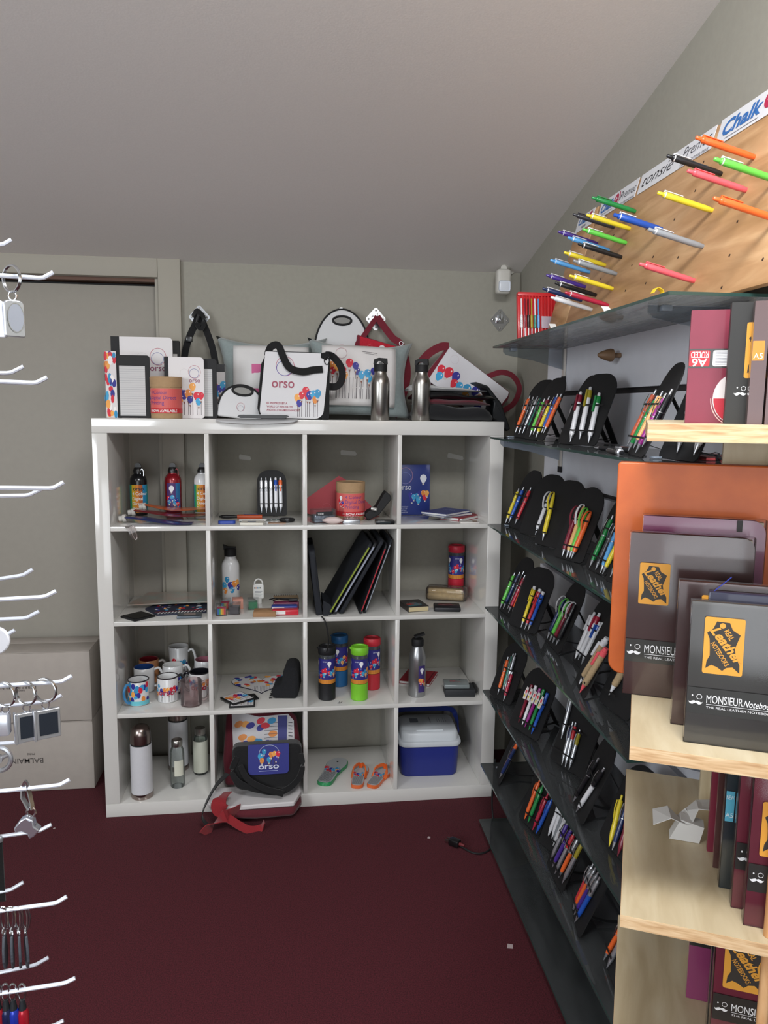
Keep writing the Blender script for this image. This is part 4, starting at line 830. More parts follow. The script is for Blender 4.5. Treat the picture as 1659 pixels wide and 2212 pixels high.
for j in range(7):
    for i in range(n+1): u = .43+.29*i/n; e = .020*sin(pi*i/n)**.4; mb.v.append(tuple(F(u, -.012-e+(.07+e)*j/6)))
mb.f = [(j*(n+1)+i, j*(n+1)+i+1, (j+1)*(n+1)+i+1, (j+1)*(n+1)+i) for j in range(6) for i in range(n)]; mb.m = [0]*len(mb.f)
mb.build('mat_sheet', mat('#b9babb', .7), t, smooth=60, solid=.0012)
t = thing('tablet_tray', 'slim black tray with white strip lying in front of the messenger bag', 'tray', (.505, -.014, T0+.0042), .02)
MB().prism([(0, .006), (.012, 0), (.17, 0), (.185, .008), (.176, .012), (.008, .012)], -.03, 0, XF((0, 0, 0))).build('body', BLKG, t)
MB().box(.02, .165, .002, .026, .0121, .0135, bev=.0005).build('white_strip', mat('#c8ccce', .4), t)

# messenger bag
t = thing('messenger_bag', 'white orso messenger bag with black sides and strap in the middle', 'bag', M=Lr(.585, .065, T0, -.05, .015))
w_, h_, d_ = .222, .250, .07
MB().prism([(0, 0), (w_, 0), (w_+.012, .05), (w_+.008, h_*.9), (w_-.004, h_), (.022, h_), (.0, h_*.8), (-.012, .04)], -d_, 0, XF((0, 0, 0))).build('body', BLACKCLOTH, t, bev=.006)
fl = rrect(.004, .006, w_+.006, h_-.004, (.03, .03, .004, .004)); fl = [(x+.022*(y/h_)-.010*(x < .1), y) for x, y in fl]
MB().prism(fl, .0005, .005, XF((0, 0, 0))).build('flap', mat('#d9d8da', .7, bump=.08, scale=25), t)
P = Print(); F = XF((0, -.0054, 0))
P.ring(.088, .195, .034, .0018, INK('#b0506a'), 1, ry=.036); P.ring(.086, .188, .030, .0018, INK('#3f4aa0'), 1.4, ry=.028)
P.text('orso', .040, .117, .050, INK('#9c4258'), 2, w=.082, bold=.012)
for i, s in enumerate(['BE INSPIRED BY A', 'WORLD OF INNOVATIVE', 'AND EXCITING MERCHANDISE']): P.text(s, .022, .056-i*.0125, .011, INK('#a33a50'), 2, w=[.075, .095, .118][i], bold=.01)
bulbs(P, .128, .012, .215, .125, 6, r=.012, seed=6, l=2); P.build('picture_print', F, t, lift=.0003)
b = MB()
b.ribbon(cat_path([(.022, .03, .232), (.035, -.004, .262), (.062, -.012, .268), (.082, -.014, .225), (.105, -.016, .188), (.150, -.016, .176), (.190, -.012, .184), (.225, -.010, .188)], 6), 'flat', .026, .003)
b.build('shoulder_strap', BLACKCLOTH, t)
b = MB(); b.ribbon(cat_path([(.236, .03, .245), (.262, .02, .240), (.292, .015, .205), (.300, .015, .165), (.282, .015, .130), (.240, .02, .128)], 6), 'flat', .026, .003); b.build('strap_loop', BLACKCLOTH, t)
MB().prism(rrect(w_+.004, .002, w_+.030, h_-.012, .008), -d_+.01, .004, XF((0, 0, 0))).build('side_gusset', BLACKCLOTH, t)
b = MB(); b.prism([(w_-.004, h_-.004), (w_+.022, h_+.004), (w_+.030, h_-.012), (w_+.016, h_-.03), (w_-.004, h_-.02)], -.03, .006, XF((0, 0, 0))); b.tube([(w_+.018+.009*cos(a), -.009, h_-.03+.014*sin(a)) for a in [2*pi*i/16 for i in range(16)]], .0018, 6, SILVER, closed=True)
b.build('strap_ring', BLACKCLOTH, t)

# red hanging shoulder bag
MAR = cloth('#6e1828'); t = thing('shoulder_bag', 'small red shoulder bag with dark red strap hanging behind the right cushion', 'bag', M=Lr(1.055, .345, 0))
MB().prism([(-.088, 1.60), (.085, 1.585), (.094, 1.780), (-.088, 1.830), (-.094, 1.74)], -.04, 0, XF((0, 0, 0))).build('body', MAR, t, bev=.005)
MB().prism([(-.082, 1.61), (.074, 1.60), (.084, 1.782), (-.078, 1.822)], .0006, .005, XF((0, 0, 0))).build('flap', cloth('#b3172c'), t)
P = Print(); P.ring(-.038, 1.777, .013, .001, INK('#c85a66'), 1); P.build('ring_print', XF((0, -.0054, 0)), t); P = Print(); bulb(P, .012, 1.775, .013, INK('#e0d2d4'), 1); bulbs(P, -.02, 1.62, .05, 1.755, 5, r=.010, l=1, seed=2); P.build('bulb_print', XF((0, -.0054, 0)), t)
b = MB(); b.ribbon(cat_path([(-.005, .030, 1.905), (-.030, .02, 1.87), (-.065, .0, 1.82), (-.088, -.002, 1.79), (-.09, 0, 1.74)], 5), 'flat', .020, .003); b.build('strap', MAR, t); b = MB()
b.ribbon(cat_path([(-.005, .030, 1.905), (.020, .025, 1.87), (.058, .01, 1.82), (.092, .0, 1.79), (.118, -.002, 1.70), (.112, 0, 1.62), (.090, 0, 1.56), (.065, 0, 1.50)], 6), 'flat', .028, .003); b.build('strap', MAR, t)
b = MB(); b.tube([(.090+.008*cos(a), -.010, 1.797+.008*sin(a)) for a in [2*pi*i/12 for i in range(12)]], .0018, 6, closed=True); b.build('strap_ring', SILVER, t)

# steel bottles
def steel_bottle(loc, label, rz=0):
    t = thing('steel_bottle', label, 'bottle', loc, rz, 'brushed steel bottles on the bookshelf')
    r = .0345
    MB().lathe([(r-.002, 0), (r, .003), (r, .135), (r*.97, .146), (r*.82, .160), (r*.66, .170), (r*.64, .182)], 36).build('body', STEEL, t)
    b = MB(); b.lathe([(r*.72, .180), (r*.72, .205), (r*.68, .207)], 28)
    b.build('cap', BLACK, t)
    b = MB(); b.prism([(-.026, 0), (-.024, .018), (-.008, .024), (.024, .022), (.026, 0), (.018, 0), (.004, .012), (-.010, .012), (-.018, 0)], -.008, .008, XF((0, 0, .206))); b.build('carry_loop', BLACK, t)
    MB().box(-.006, .008, -.004, .004, .206, .216, bev=.001).build('spout', mat('#5b5d5c', .4), t)
steel_bottle((1.0275, .062, T0), 'steel bottle with black cap in front of the right cushion', .1)
steel_bottle((1.183, .062, T0), 'steel bottle with black cap beside the dark stack of folded bags', -.5)

# the dark stack of folded bags, white and maroon bag on top
def slump(name, parent, x0, x1, z0, z1, y0, y1, m, seed=0, sag=0, n=18):
    mb = MB(); R = random.Random(seed); p = [R.random()*6 for _ in range(4)]
    vs = []; rows = 8
    for i in range(n+1):
        u = i/n; x = x0+(x1-x0)*u; zt = z1+.006*sin(5*u+p[0])+.004*sin(11*u+p[1])-sag*u*u; zb = z0
        e = (1-abs(2*u-1)**8)
        for k in range(12):
            a = 2*pi*k/12; cz_ = (zt+zb)/2; hz = max(.002, (zt-zb)/2*(.35+.65*e)); cy = (y0+y1)/2; hy = (y1-y0)/2*(.8+.2*e)
            s_ = sin(a); c_ = cos(a); s_ = math.copysign(abs(s_)**.5, s_); c_ = math.copysign(abs(c_)**.5, c_)
            vs.append(Vector((x, cy+hy*c_+.003*sin(9*u+k+p[2]), (zb+hz)+hz*s_)))
    fs = [(i*12+k, i*12+(k+1) % 12, (i+1)*12+(k+1) % 12, (i+1)*12+k) for i in range(n) for k in range(12)]+[tuple(range(11, -1, -1)), tuple(n*12+k for k in range(12))]
    mb.add(vs, fs); return mb.build(name, m, parent, smooth=70)
def folded(x0, x1, z0, z1, y0, y1, m, label, seed, sag=0, mat2=None):
    t = thing('folded_bag', label, 'bag', (0, 0, 0), group='folded bags stacked on the bookshelf')
    slump('folded_cloth', t, x0, x1, z0, z1, y0, y1, m, seed, sag); return t
folded(1.168, 1.462, T0+.001, T0+.058, .04, .30, cloth('#08090d'), 'bottom black folded bag of the stack beside the right steel bottle', 1)
folded(1.172, 1.455, T0+.060, T0+.078, .05, .30, cloth('#5c1524'), 'dark red folded bag in the middle of the stack', 2)
folded(1.165, 1.47, T0+.080, T0+.110, .045, .30, mat('#08090c', .3, coat=.4, bump=.5, scale=30), 'shiny black wrapped bag lying near the top of the stack', 3, .01)
folded(1.150, 1.44, T0+.112, T0+.136, .05, .28, cloth('#b4b4b4'), 'white folded bag edge on top of the stack under the printed bag', 4, .02)
t = thing('folded_bag', 'dark green and black bag side sagging off the right end of the stack', 'bag', (0, 0, 0), group='folded bags stacked on the bookshelf')
b = MB(); F = XF((0, .10, 0)); b.prism([(1.468, T0+.012), (1.485, T0+.002), (1.53, T0-.04), (1.545, T0-.03), (1.505, T0+.07), (1.45, T0+.135), (1.40, T0+.15), (1.445, T0+.125), (1.475, T0+.07)], -.12, 0, F); b.build('cloth_fold', mat('#0b0f12', .5, coat=.15, bump=.4, scale=30), t, bev=.006)
t = thing('printed_shoulder_bag', 'white printed bag with dark red strap tilted on top of the stack', 'bag', M=Lr(1.335, .285, T0+.292, -.16, .60))
F = XF((0, 0, 0)); MB().prism([(-.020, -.16), (.30, -.17), (.325, -.03), (.315, .004), (-.006, .006)], -.045, -.001, F).build('body', MAR, t, bev=.01)
MB().prism([(.0, -.165), (.300, -.165), (.312, -.020), (.306, -.004), (.0, .0)], .0, .004, F).build('flap', mat('#d4d2d6', .6, bump=.1, scale=20), t)
P = Print(); bulbs(P, .004, -.150, .235, -.060, 7, r=.017, seed=9, l=1, stick=False); P.ring(.045, -.03, .018, .0008, INK('#c4b4b8'), 1); P.ring(.27, -.05, .014, .0008, INK('#c4b4b8'), 1); P.build('picture_print', PF((0, -.0042, 0), (1, 0, 0), (0, 0, 1)), t)
b = MB(); b.ribbon(cat_path([(.20, .01, .0), (.235, .0, .045), (.285, -.005, .060), (.335, -.005, .035), (.350, 0, -.03), (.325, .01, -.09)], 6), 'flat', .022, .003); b.build('strap', MAR, t)
b = MB(); b.ribbon(cat_path([(-.004, .0, .0), (-.030, .0, -.02), (-.055, .0, -.07), (-.062, .02, -.12)], 6), 'flat', .032, .004); b.build('strap', MAR, t)
# ---------------------------------------------------------------- cubbies, row one (top)
z1, z2, z3, z4 = [z+.0004 for z in ZF]
def alu_bottle(loc, body, label, wrap, rz=0):
    t = thing('sport_bottle', label, 'bottle', loc, rz, 'aluminium bottles in the top left cubby'); r = .033; m = mat(body, .25, .3 if body != '#e4e4e4' else 0, coat=.4)
    MB().lathe([(r-.003, 0), (r, .004), (r, .135), (r*.95, .146), (r*.75, .158), (r*.52, .164), (r*.50, .172)], 32).build('body', m, t)
    b = MB(); b.lathe([(r*.58, .168), (r*.58, .178), (r*.48, .186), (r*.42, .190)], 20); b.prism([(-.012, 0), (.012, 0), (.012, .012), (.006, .020), (-.006, .020), (-.012, .012)], -.005, .005, XF((0, 0, .186))); b.build('cap', BLKG, t)
    MB().tube([(.017+.006*cos(a), -.012, .165+.019*sin(a)) for a in [2*pi*i/16 for i in range(16)]], .0016, 6, closed=True).build('carabiner', CHROME if body != '#8e1220' else plastic('#a02030'), t)
    P = Print(); F = CF(r, 0)
    if wrap == 'rainbow':
        for i, c in enumerate(['#2f8fbf', '#35a06a', '#d8b02c', '#e08a2c', '#b8602c', '#2f8fbf', '#2f9fb0', '#6ab04c']):
            x0 = -.052+i*.0145; P.rect(x0, .012, x0+.0146, .122, INK(c), 1, nx=2)
        x = -.018
        P.text('orso', x+.002, .100, .022, INK('#25303a'), 2, bold=.02)
        for i, s in enumerate(['4 Colour', 'Digital', 'Direct', 'Printing']): P.text(s, x-.002, .082-i*.0195, .0165, INK('#ecf0ec'), 2, bold=.015)
    else:
        P.rect(-.022, .016, .014, .128, INK('#4a2a6a'), 1, nx=6); P.rect(.014, .016, .034, .128, INK('#2a6a9c'), 1, nx=4)
        bulbs(P, -.020, .020, .022, .085, 5, r=.0085, seed=4, l=2, lead=False); bulb(P, -.002, .108, .010, INK('#f0f0f4'), 3)
    P.build('printed_wrap', F, t); return t
alu_bottle((.098, .315, z1), '#15161a', 'black bottle with rainbow orso wrap in top left cubby', 'rainbow')
alu_bottle((.230, .325, z1), '#8e1220', 'red bottle with bulb picture in the middle of top left cubby', 'bulb')
alu_bottle((.345, .325, z1), '#e4e4e4', 'white bottle with rainbow wrap beside the divider in top left cubby', 'rainbow')
for i, (c, y0, zz, lab, x0, x1) in enumerate([('#24306e', .10, 0, 'blue flat foldable pouch bottle with white cap, nearest the front', .055, .335), ('#7a1420', .17, .013, 'dark red flat foldable pouch bottle with white cap, middle of three', .075, .380), ('#c8602c', .235, .026, 'orange flat foldable pouch bottle with white cap, at the back', .105, .380)]):
    t = thing('foldable_bottle', lab, 'bottle', (0, 0, z1+zz), 0, 'flat foldable pouch bottles in the top left cubby')
    mb = MB(); n = 14; vs = []
    for k in range(n+1):
        u = k/n; x = x0+.03+(x1-x0-.03)*u; hw = .045*min(1, .35+u*2.2)*(1-.25*max(0, u-.8)*5); zc_ = .010+.012*(1-u)**2*1.2; th = .0035
        for a in range(8): q = 2*pi*a/8; vs.append(Vector((x, y0+hw*cos(q)-.05*u*(i == 0), zc_-.004+.004*sin(6*u+i)+th*sin(q)*(1.2 if u < .85 else .5))))
    fs = [(k*8+a, k*8+(a+1) % 8, k*8+8+(a+1) % 8, k*8+8+a) for k in range(n) for a in range(8)]+[tuple(range(7, -1, -1)), tuple(n*8+a for a in range(8))]
    mb.add(vs, fs); mb.build('pouch', mat(c, .3, coat=.6, bump=.3, scale=30), t, smooth=70)
    MB().lathe([(.014, 0), (.014, .012), (.010, .014), (.010, .026)], 16, M=Matrix.Translation((x0+.034, y0, .0145+.004))@Matrix.Rotation(-pi/2-.12, 4, 'Y')).build('cap', mat('#d8d6d0', .4), t)
t = thing('carabiner', 'clear carabiner clip hanging over the front edge of the top left cubby', 'clip', (.130, -.004, 1.075))
MB().tube(cat_path([(-.006, 0, .028), (.004, 0, .030), (.010, 0, .012), (.014, 0, -.012), (.008, 0, -.016), (0, 0, -.002), (-.006, 0, .018)], 4, closed=True), .0017, 6, closed=True).build('hook_loop', mat('#d8cfcc', .2, .5), t)
MB().ribbon([(-.018, .008, .0303), (-.008, -.003, .0303), (.004, -.004, .0), (.010, -.003, -.012)], (1, 0, 0), .026, .0006).build('film_tab', glassmat('clear_film', '#e8e4e2', .08, '#d0c8c4'), t)

# small pen stand with five white pens
t0 = Vector((1, 0.05, 0)); n0 = Vector((.05, -1, 0)).normalized(); a_ = .30
M = frame(Vector((.623, .245, z1+.002)), t0, -n0*sin(a_)+Vector((0, 0, 1))*cos(a_))
t = thing('pen_stand', 'small black pen stand holding five white pens in the top row cubby', 'pen stand', M=M)
MB().prism(rrect(-.058, 0, .058, .186, (.01, .01, .045, .045), 8), -.003, 0, lambda u, v, q: Vector((u, v, q))).build('backing_card', STANDM, t, smooth=0)
inv = M.inverted(); foot = inv@Vector((.633, .335, z1+.001)); MB().ribbon([(0, .13, -.003), tuple(foot)], (1, 0, 0), .018, .002).build('easel_leg', STANDM, t, smooth=0)
for v in (.045, .108): MB().box(-.048, .045, v, v+.004, .0134, .0142).build('elastic_band', BLACK, t, smooth=0)
for j in range(5):
    d = Vector((.0+.0, 1, 0)); y = Vector((0, 0, 1)); x = y.cross(d)
    make_pen(M@Matrix.Translation((-.042+j*.019, .012, .0068))@Matrix((x, y, d)).transposed().to_4x4(), .142, 'white', 'w' if j in (3, 4) else 'm', {3: 'blue', 4: 'orange'}.get(j, 'white'), 'white printed pen, %s from left on the small stand in the bookshelf' % ORD[j], 'white pens on the bookshelf pen stand')
def single(name, label, cat, mb, m, loc=(0, 0, 0), rz=0, group=None, **k):
    o = mb.build(name, m, **k); o.location = loc; o.rotation_euler = (0, 0, rz); return tag(o, label, cat, group)
t = thing('usb_stick', 'blue oval flash drive at the front left of pen stand cubby', 'flash drive', (.458, .058, z1), .03)
MB().prism(rrect(-.032, -.011, .032, .011, .010), 0, .012, lambda u, v, q: Vector((u, v, q))).build('body', plastic('#20409c'), t, bev=.002)
t = thing('leaflet_pad', 'small white sticky note pad at the front of pen stand cubby', 'note pad', (.552, .045, z1), -.05); MB().box(-.042, .042, -.03, .03, 0, .008, bev=.001).build('paper_block', mat('#dcd8cc', .6), t); MB().box(-.018, .012, -.012, .012, .0082, .0092).build('print_patch', mat('#8a8f98', .5), t)
t = thing('highlighter', 'rusty orange wrapped marker with black cap lying in the pen stand cubby', 'marker', (.50, .175, z1+.009), -.08)
MB().lathe([(.009, 0), (.009, .095)], 14, M=Matrix.Translation((-.01, 0, 0))@Matrix.Rotation(pi/2, 4, 'Y')).build('body', mat('#b04a24', .4, coat=.3), t); MB().lathe([(.003, 0), (.007, .012), (.008, .03), (.005, .07)], 12, M=Matrix.Translation((-.08, 0, 0))@Matrix.Rotation(pi/2, 4, 'Y')).build('cap', BLKG, t)
P = Print(); P.rect(-.0, -.006, .055, .008, INK('#5a3c8c'), 1); P.rect(.004, .002, .05, .004, INK('#e8d8c8'), 2); P.build('sticker', PF((.015, -.0015, .0094), (1, 0, 0), (0, 1, .0)), t)
t = thing('watch_band', 'black rubber wristband lying at the right of pen stand cubby', 'wristband', (.680, .09, z1+.008), 0); MB().tube([(.024*cos(a), .016*sin(a), 0) for a in [2*pi*i/20 for i in range(20)]], .0065, 8, closed=True).build('band', BLACK, t); MB().box(-.006, .01, -.024, -.014, -.006, .008, bev=.002).build('buckle', BLKG, t)
t = thing('clear_ruler', 'clear bendy ruler lying across the pen stand cubby', 'ruler', (.60, .13, z1+.0015), .25); MB().box(-.10, .11, -.012, .012, 0, .0015).build('strip', mat('#7f8a86', .2, coat=.5), t, smooth=0)
single('business_card', 'brown printed card lying under the wristband', 'card', MB().box(-.035, .03, -.015, .018, 0, .0015), mat('#a5836b', .6), (.645, .065, z1))
single('white_marker', 'thin white printed pen lying behind the note pad', 'marker', MB().lathe([(.0045, 0), (.0045, .1)], 10, M=Matrix.Rotation(pi/2, 4, 'Y')), mat('#d6d4d0', .4), (.50, .105, z1+.005), -.02)

# cubby with red envelope and kraft canister
t = thing('red_envelope', 'red paper folder standing tilted behind the canister in its cubby', 'folder', M=Lr(.755, .26, z1, -.15, 0))
MB().prism([(.0, .012), (.03, .0), (.30, .0), (.162, .145), (.135, .160), (.0, .066)], 0, .003, XF((0, 0, 0))).build('cover', mat('#a81a2c', .5, noise=.04, scale=20), t); P = Print(); P.ring(.085, .03, .018, .001, INK('#c85060'), 1, ry=.02); P.build('ring_print', XF((0, -.0032, 0)), t)
kraft_tube((.926, .150, z1), 'brown cardboard canister with pink label inside the cubby, by a red envelope', -.005)
CLR = glassmat('clear_plastic', '#f0f2f2', .10, '#c8cccc', .03, 1.3)
t = thing('clear_box', 'clear plastic case with coins at the left of the canister cubby', 'case', (.815, .075, z1), .25)
MB().box(-.045, .045, -.028, .028, 0, .052, bev=.004).build('case_shell', CLR, t); MB().box(-.040, .040, -.024, .024, .003, .030, bev=.003).build('contents', mat('#8f98a8', .3, .5, noise=.5, scale=90), t); P = Print(); P.rect(-.035, .030, .03, .044, INK('#2a2c30'), 1); P.text('2000', -.03, .032, .012, INK('#e6e6e6'), 2); P.build('label', XF((0, -.0285, 0)), t)
t = thing('pillow_pack', 'small pale pillow shaped packet at the front of the canister cubby', 'packet', (.850, .028, z1), 0)
mb = MB(); n = 12; vs = []
for i in range(n+1):
    u = 2*i/n-1
    for k in range(10): a = 2*pi*k/10; q = (1-abs(u)**2.5); vs.append(Vector((u*.040, .018*cos(a)*(1+.2*abs(u)), .014+.0135*sin(a)*q)))
mb.add(vs, [(i*10+k, i*10+(k+1) % 10, i*10+10+(k+1) % 10, i*10+10+k) for i in range(n) for k in range(10)]+[tuple(range(9, -1, -1)), tuple(n*10+k for k in range(10))]); mb.build('paper_shell', mat('#d8c4c0', .5), t, smooth=60)
t = thing('tin_box', 'small silver and clear mint tin in front of the canister', 'tin', (.920, .048, z1), 0); MB().box(-.033, .033, -.024, .024, 0, .016, bev=.004).build('base', SILVER, t); MB().box(-.031, .031, -.022, .022, .0162, .024, bev=.003).build('clear_lid', CLR, t)
t = thing('phone_holder', 'black folded phone holder leaning at the right of the canister', 'phone holder', (1.022, .11, z1), 0)
F = XF((0, 0, 0)); MB().prism([(-.040, .010), (-.028, .0), (.012, .022), (.060, .082), (.056, .098), (.040, .112), (.032, .106), (.0, .050), (-.03, .036), (-.042, .024)], -.06, 0, F).build('body', BLACK, t, bev=.003); MB().lathe([(.0065, 0), (.0065, .022)], 12, M=Matrix.Translation((-.018, -.004, .048))@Matrix.Rotation(pi/2+.2, 4, 'Y')@Matrix.Rotation(.5, 4, 'X')).build('clip_pin', mat('#d8d8d4', .3, .6), t)
t = thing('power_bank', 'flat black glossy device beside the divider in front of phone holder', 'device', (1.045, .025, z1), 0); MB().box(-.036, .036, -.022, .022, 0, .014, bev=.003).build('case', BLKG, t); MB().box(-.02, .02, -.0226, -.0218, .004, .009).build('screen', mat('#2c3438', .15), t)

# cubby with the blue booklet
t = thing('booklet', 'blue orso booklet standing upright at the left of its cubby', 'booklet', M=Lr(1.1055, .262, z1, -.04, 0, .04)); MB().box(0, .158, 0, .006, 0, .205, bev=.0008).build('cover', mat('#2a3a82', .4, coat=.2), t)
P = Print(); P.ring(.056, .160, .030, .0018, INK('#b88a9c'), 1, ry=.034); P.ring(.055, .150, .025, .0018, INK('#7a86c8'), 1.3, ry=.024); P.text('orso', .026, .103, .034, INK('#e4e6ee'), 2, w=.054)
bulb(P, .130, .150, .014, INK('#eceef4'), 2); bulbs(P, .070, .022, .152, .105, 6, r=.011, seed=7, l=2, stick=False)
for i, s in enumerate(['BE INSPIRED BY', 'A WORLD OF', 'INNOVATIVE', 'MERCHANDISE']): P.text(s, .020, .030-i*.0075, .007, INK('#c6cbe0'), 2)
P.build('picture_print', XF((0, -.0005, 0)), t)
def lying_book(loc, rz, w, d, th, cov, label, cat='notebook', pages='#d8d8d6', text=None, band=None, name='notebook', group=None, tc='#9aa0c0'):
    t = thing(name, label, cat, loc, rz, group); c = mat(cov, .5, coat=.15)
    b = MB(); b.box(-w/2, w/2, -d/2, d/2, 0, .0012).box(-w/2, w/2, -d/2, d/2, th-.0012, th).box(-w/2, -w/2+.0015, -d/2, d/2, .0012, th-.0012); b.build('cover', c, t, smooth=0)
    MB().box(-w/2+.0016, w/2-.002, -d/2+.002, d/2-.002, .0013, th-.0013).build('pages', mat(pages, .7), t, smooth=0)
    if text:
        P = Print()
        for s, x, y, h in text: P.text(s, x, y, h, INK(tc), 1)
        P.build('title_print', PF((0, 0, th+.0003), (1, 0, 0), (0, 1, 0)), t)
    if band: MB().box(w/2-.016, w/2-.012, -d/2-.0004, d/2+.0004, -.0004+.0005, th+.0005).build('elastic_band', mat(band, .6), t, smooth=0)
    return t
lying_book((1.37, .155, z1), -.75, .10, .16, .012, '#9a1828', 'red notebook lying under the blue ones at the right of the cubby', band='#7a1020')
lying_book((1.315, .165, z1+.0122), -.95, .12, .17, .010, '#1f2a5c', 'lower dark blue notebook lying on a red one beside the blue booklet', text=None)
lying_book((1.305, .150, z1+.0224), -.80, .12, .17, .009, '#27357c', 'top blue orso notebook of the lying stack, white page edges', text=[('orso', -.03, .02, .03)], tc='#8a94c4')
t = thing('card_pack', 'white flat card packet at the front right of blue booklet cubby', 'packet', (1.372, .028, z1), -.12); MB().box(-.036, .036, -.022, .022, 0, .006, bev=.0008).build('sleeve', mat('#cfcac6', .5), t)
P = Print(); P.rect(.012, -.016, .03, .016, INK('#8f7868')); P.build('print_patch', PF((0, 0, .0064), (1, 0, 0), (0, 1, 0)), t)

# ---------------------------------------------------------------- row two
t = thing('mouse_mat', 'pale rainbow printed mat lying on top in the second row left cubby', 'mat', (.22, .235, z2+.016), -.02); MB().prism([(-.155, -.06), (.155, -.04), (.158, .13), (-.11, .14)], 0, .003, lambda u, v, q: Vector((u, v, q+.012*(u+.15)))).build('mat_sheet', mat('#a8887a', .3, coat=.5, noise=.3, scale=12, h2='#8a9a94'), t)
t = thing('lanyard_bundle', 'bundle of white and blue printed lanyards lying under the rainbow mat', 'lanyard', (.27, .125, z2), .10)
MB().prism([(-.13, .055), (-.08, -.045), (.10, -.035), (.105, .10), (-.10, .11)], 0, .006, lambda u, v, q: Vector((u, v, q))).build('backing', mat('#24283a', .7), t)
P = Print(); R = random.Random(4)
for i in range(15): P.line(-.078+i*.012, -.040+.002*i*.2, -.070+i*.012, -.018+.002*i*.2, .006, INK('#dad8d8'), 1)
P.line(-.09, -.012, .098, -.002, .004, INK('#a02038'), 1)
for i in range(40): P.ell(-.09+R.random()*.18, .004+R.random()*.085, .008, .005, INK(PAL[R.randrange(8)] if R.random() < .7 else '#e4e2e2'), 1+i*.03, 8, rot=R.random()*3)
P.build('strap_print', PF((0, 0, .0063), (1, 0, 0), (0, 1, 0)), t, lift=.0002)
t = thing('black_tray', 'flat black square tray at the front left of second row cubby', 'tray', (.127, .062, z2), .78); b = MB(); b.box(-.045, .045, -.045, .045, 0, .007, bev=.001); b.build('tray_body', BLACK, t); MB().box(-.036, .036, -.036, .036, .0072, .0082).build('inlay', mat('#0c0c0e', .3), t)
t = thing('metal_tin', 'grey metal card tin at the front of second row left cubby', 'tin', (.316, .052, z2), .03); MB().box(-.045, .045, -.030, .030, 0, .010, bev=.003).build('tin_body', mat('#5c646c', .3, .6), t); MB().box(-.020, .022, -.010, .012, .0102, .0108).build('label_patch', mat('#8a7a74', .4), t)

t = thing('water_bottle', 'white bottle with black flip cap and bulb print, second row', 'bottle', (.455, .262, z2)); r = .035
MB().lathe([(r-.003, 0), (r, .004), (r, .150), (r*.94, .162), (r*.72, .176), (r*.60, .182), (r*.60, .194)], 36).build('body', mat('#dcdcdc', .25, coat=.4), t)
b = MB(); b.lathe([(r*.68, .190), (r*.68, .216), (r*.6, .222)], 24); b.prism([(-.026, .0), (.022, .0), (.022, .010), (-.008, .012), (-.028, .020), (-.026, .010)], -.009, .009, XF((0, 0, .216))); b.build('cap', BLACK, t)
P = Print(); bulbs(P, -.034, .020, .038, .118, 5, r=.0115, seed=2, l=1, stick=False); P.build('picture_print', CF(r), t)
def cube(loc, rz, s, label, col, topc=None, glass=True):
    t = thing('clear_cube_box', label, 'box', loc, rz, 'small cube boxes in the second row')
    MB().box(-s/2, s/2, -s/2, s/2, 0, s, bev=.001).build('clear_shell' if glass else 'card_shell', CLR if glass else mat(col, .5), t)
    if glass: MB().box(-s/2+.004, s/2-.004, -s/2+.004, s/2-.004, .002, s*.7).build('contents', mat(col, .6), t)
    P = Print()
    if topc == 'stripe':
        for i, c in enumerate(['#3a6ab0', '#3a9a6a', '#d0b03a', '#d0783a', '#a83a4a']): P.rect(-s*.38+i*s*.15, s*.12, -s*.38+(i+1)*s*.15, s*.7, INK(c), 1)
        P.rect(-s*.38, s*.72, s*.38, s*.86, INK('#8a2840'), 1); P.build('stripe_print', XF((0, -s/2-.0003, 0)), t)
    return t
cube((.432, .075, z2), .05, .040, 'striped cube box at the front left, beside the divider', '#b08a80', 'stripe')
cube((.480, .082, z2), -.08, .042, 'dark clear cube box at the front, right of the striped one', '#3c3238')
cube((.440, .160, z2), .02, .040, 'striped cube box behind, in front of the white bottle', '#a88a84', 'stripe')
cube((.487, .165, z2), .12, .040, 'salmon pink cube box in front of the white bottle', '#d49684', None, False)
cube((.547, .150, z2), .03, .042, 'clear cube box with green block standing alone', '#1f7a4c')
t = thing('sanitizer_bottle', 'small white hand gel bottle with loop hanger, second row', 'bottle', (.566, .235, z2)); b = MB(); F = XF((0, 0, 0))
MB().prism(rrect(-.012, 0, .012, .020, .002), -.008, .008, F).build('cap', mat('#e0e0dc', .3), t)
MB().prism(rrect(-.021, .019, .021, .080, (.006, .006, .01, .01)), -.008, .008, F).build('body', mat('#dcdcd8', .35, coat=.2), t, bev=.003)
MB().tube(arcpts_ := [(.016*cos(a), 0, .080+.019*sin(a)) for a in [pi*i/12 for i in range(13)]], .003, 8).build('hanger_loop', mat('#dcdcd8', .35), t)
P = Print(); [P.rect(-.017+i*.0055, .062, -.0125+i*.0055, .067, INK(c), 1) for i, c in enumerate(['#2a2a30', '#c87a3a', '#3a6ab0', '#3a9a6a', '#2a2a30'])]; [P.rect(-.015, .050-i*.006, .015-.004*(i % 2), .0515-i*.006, INK('#70757a'), 1) for i in range(4)]; P.build('label_print', XF((0, -.0085, 0)), t)
t = thing('kraft_box', 'flat brown kraft gift box at the front of second row cubby', 'box', (.595, .055, z2), -.05); MB().box(-.042, .042, -.032, .032, 0, .018, bev=.001).build('box_body', mat('#9a7450', .7), t); MB().prism([(-.040, -.028), (.040, -.028), (.006, .008), (-.006, .008)], .0182, .0192, lambda u, v, q: Vector((u, v, q))).build('lid_flap', mat('#a9835c', .7), t)
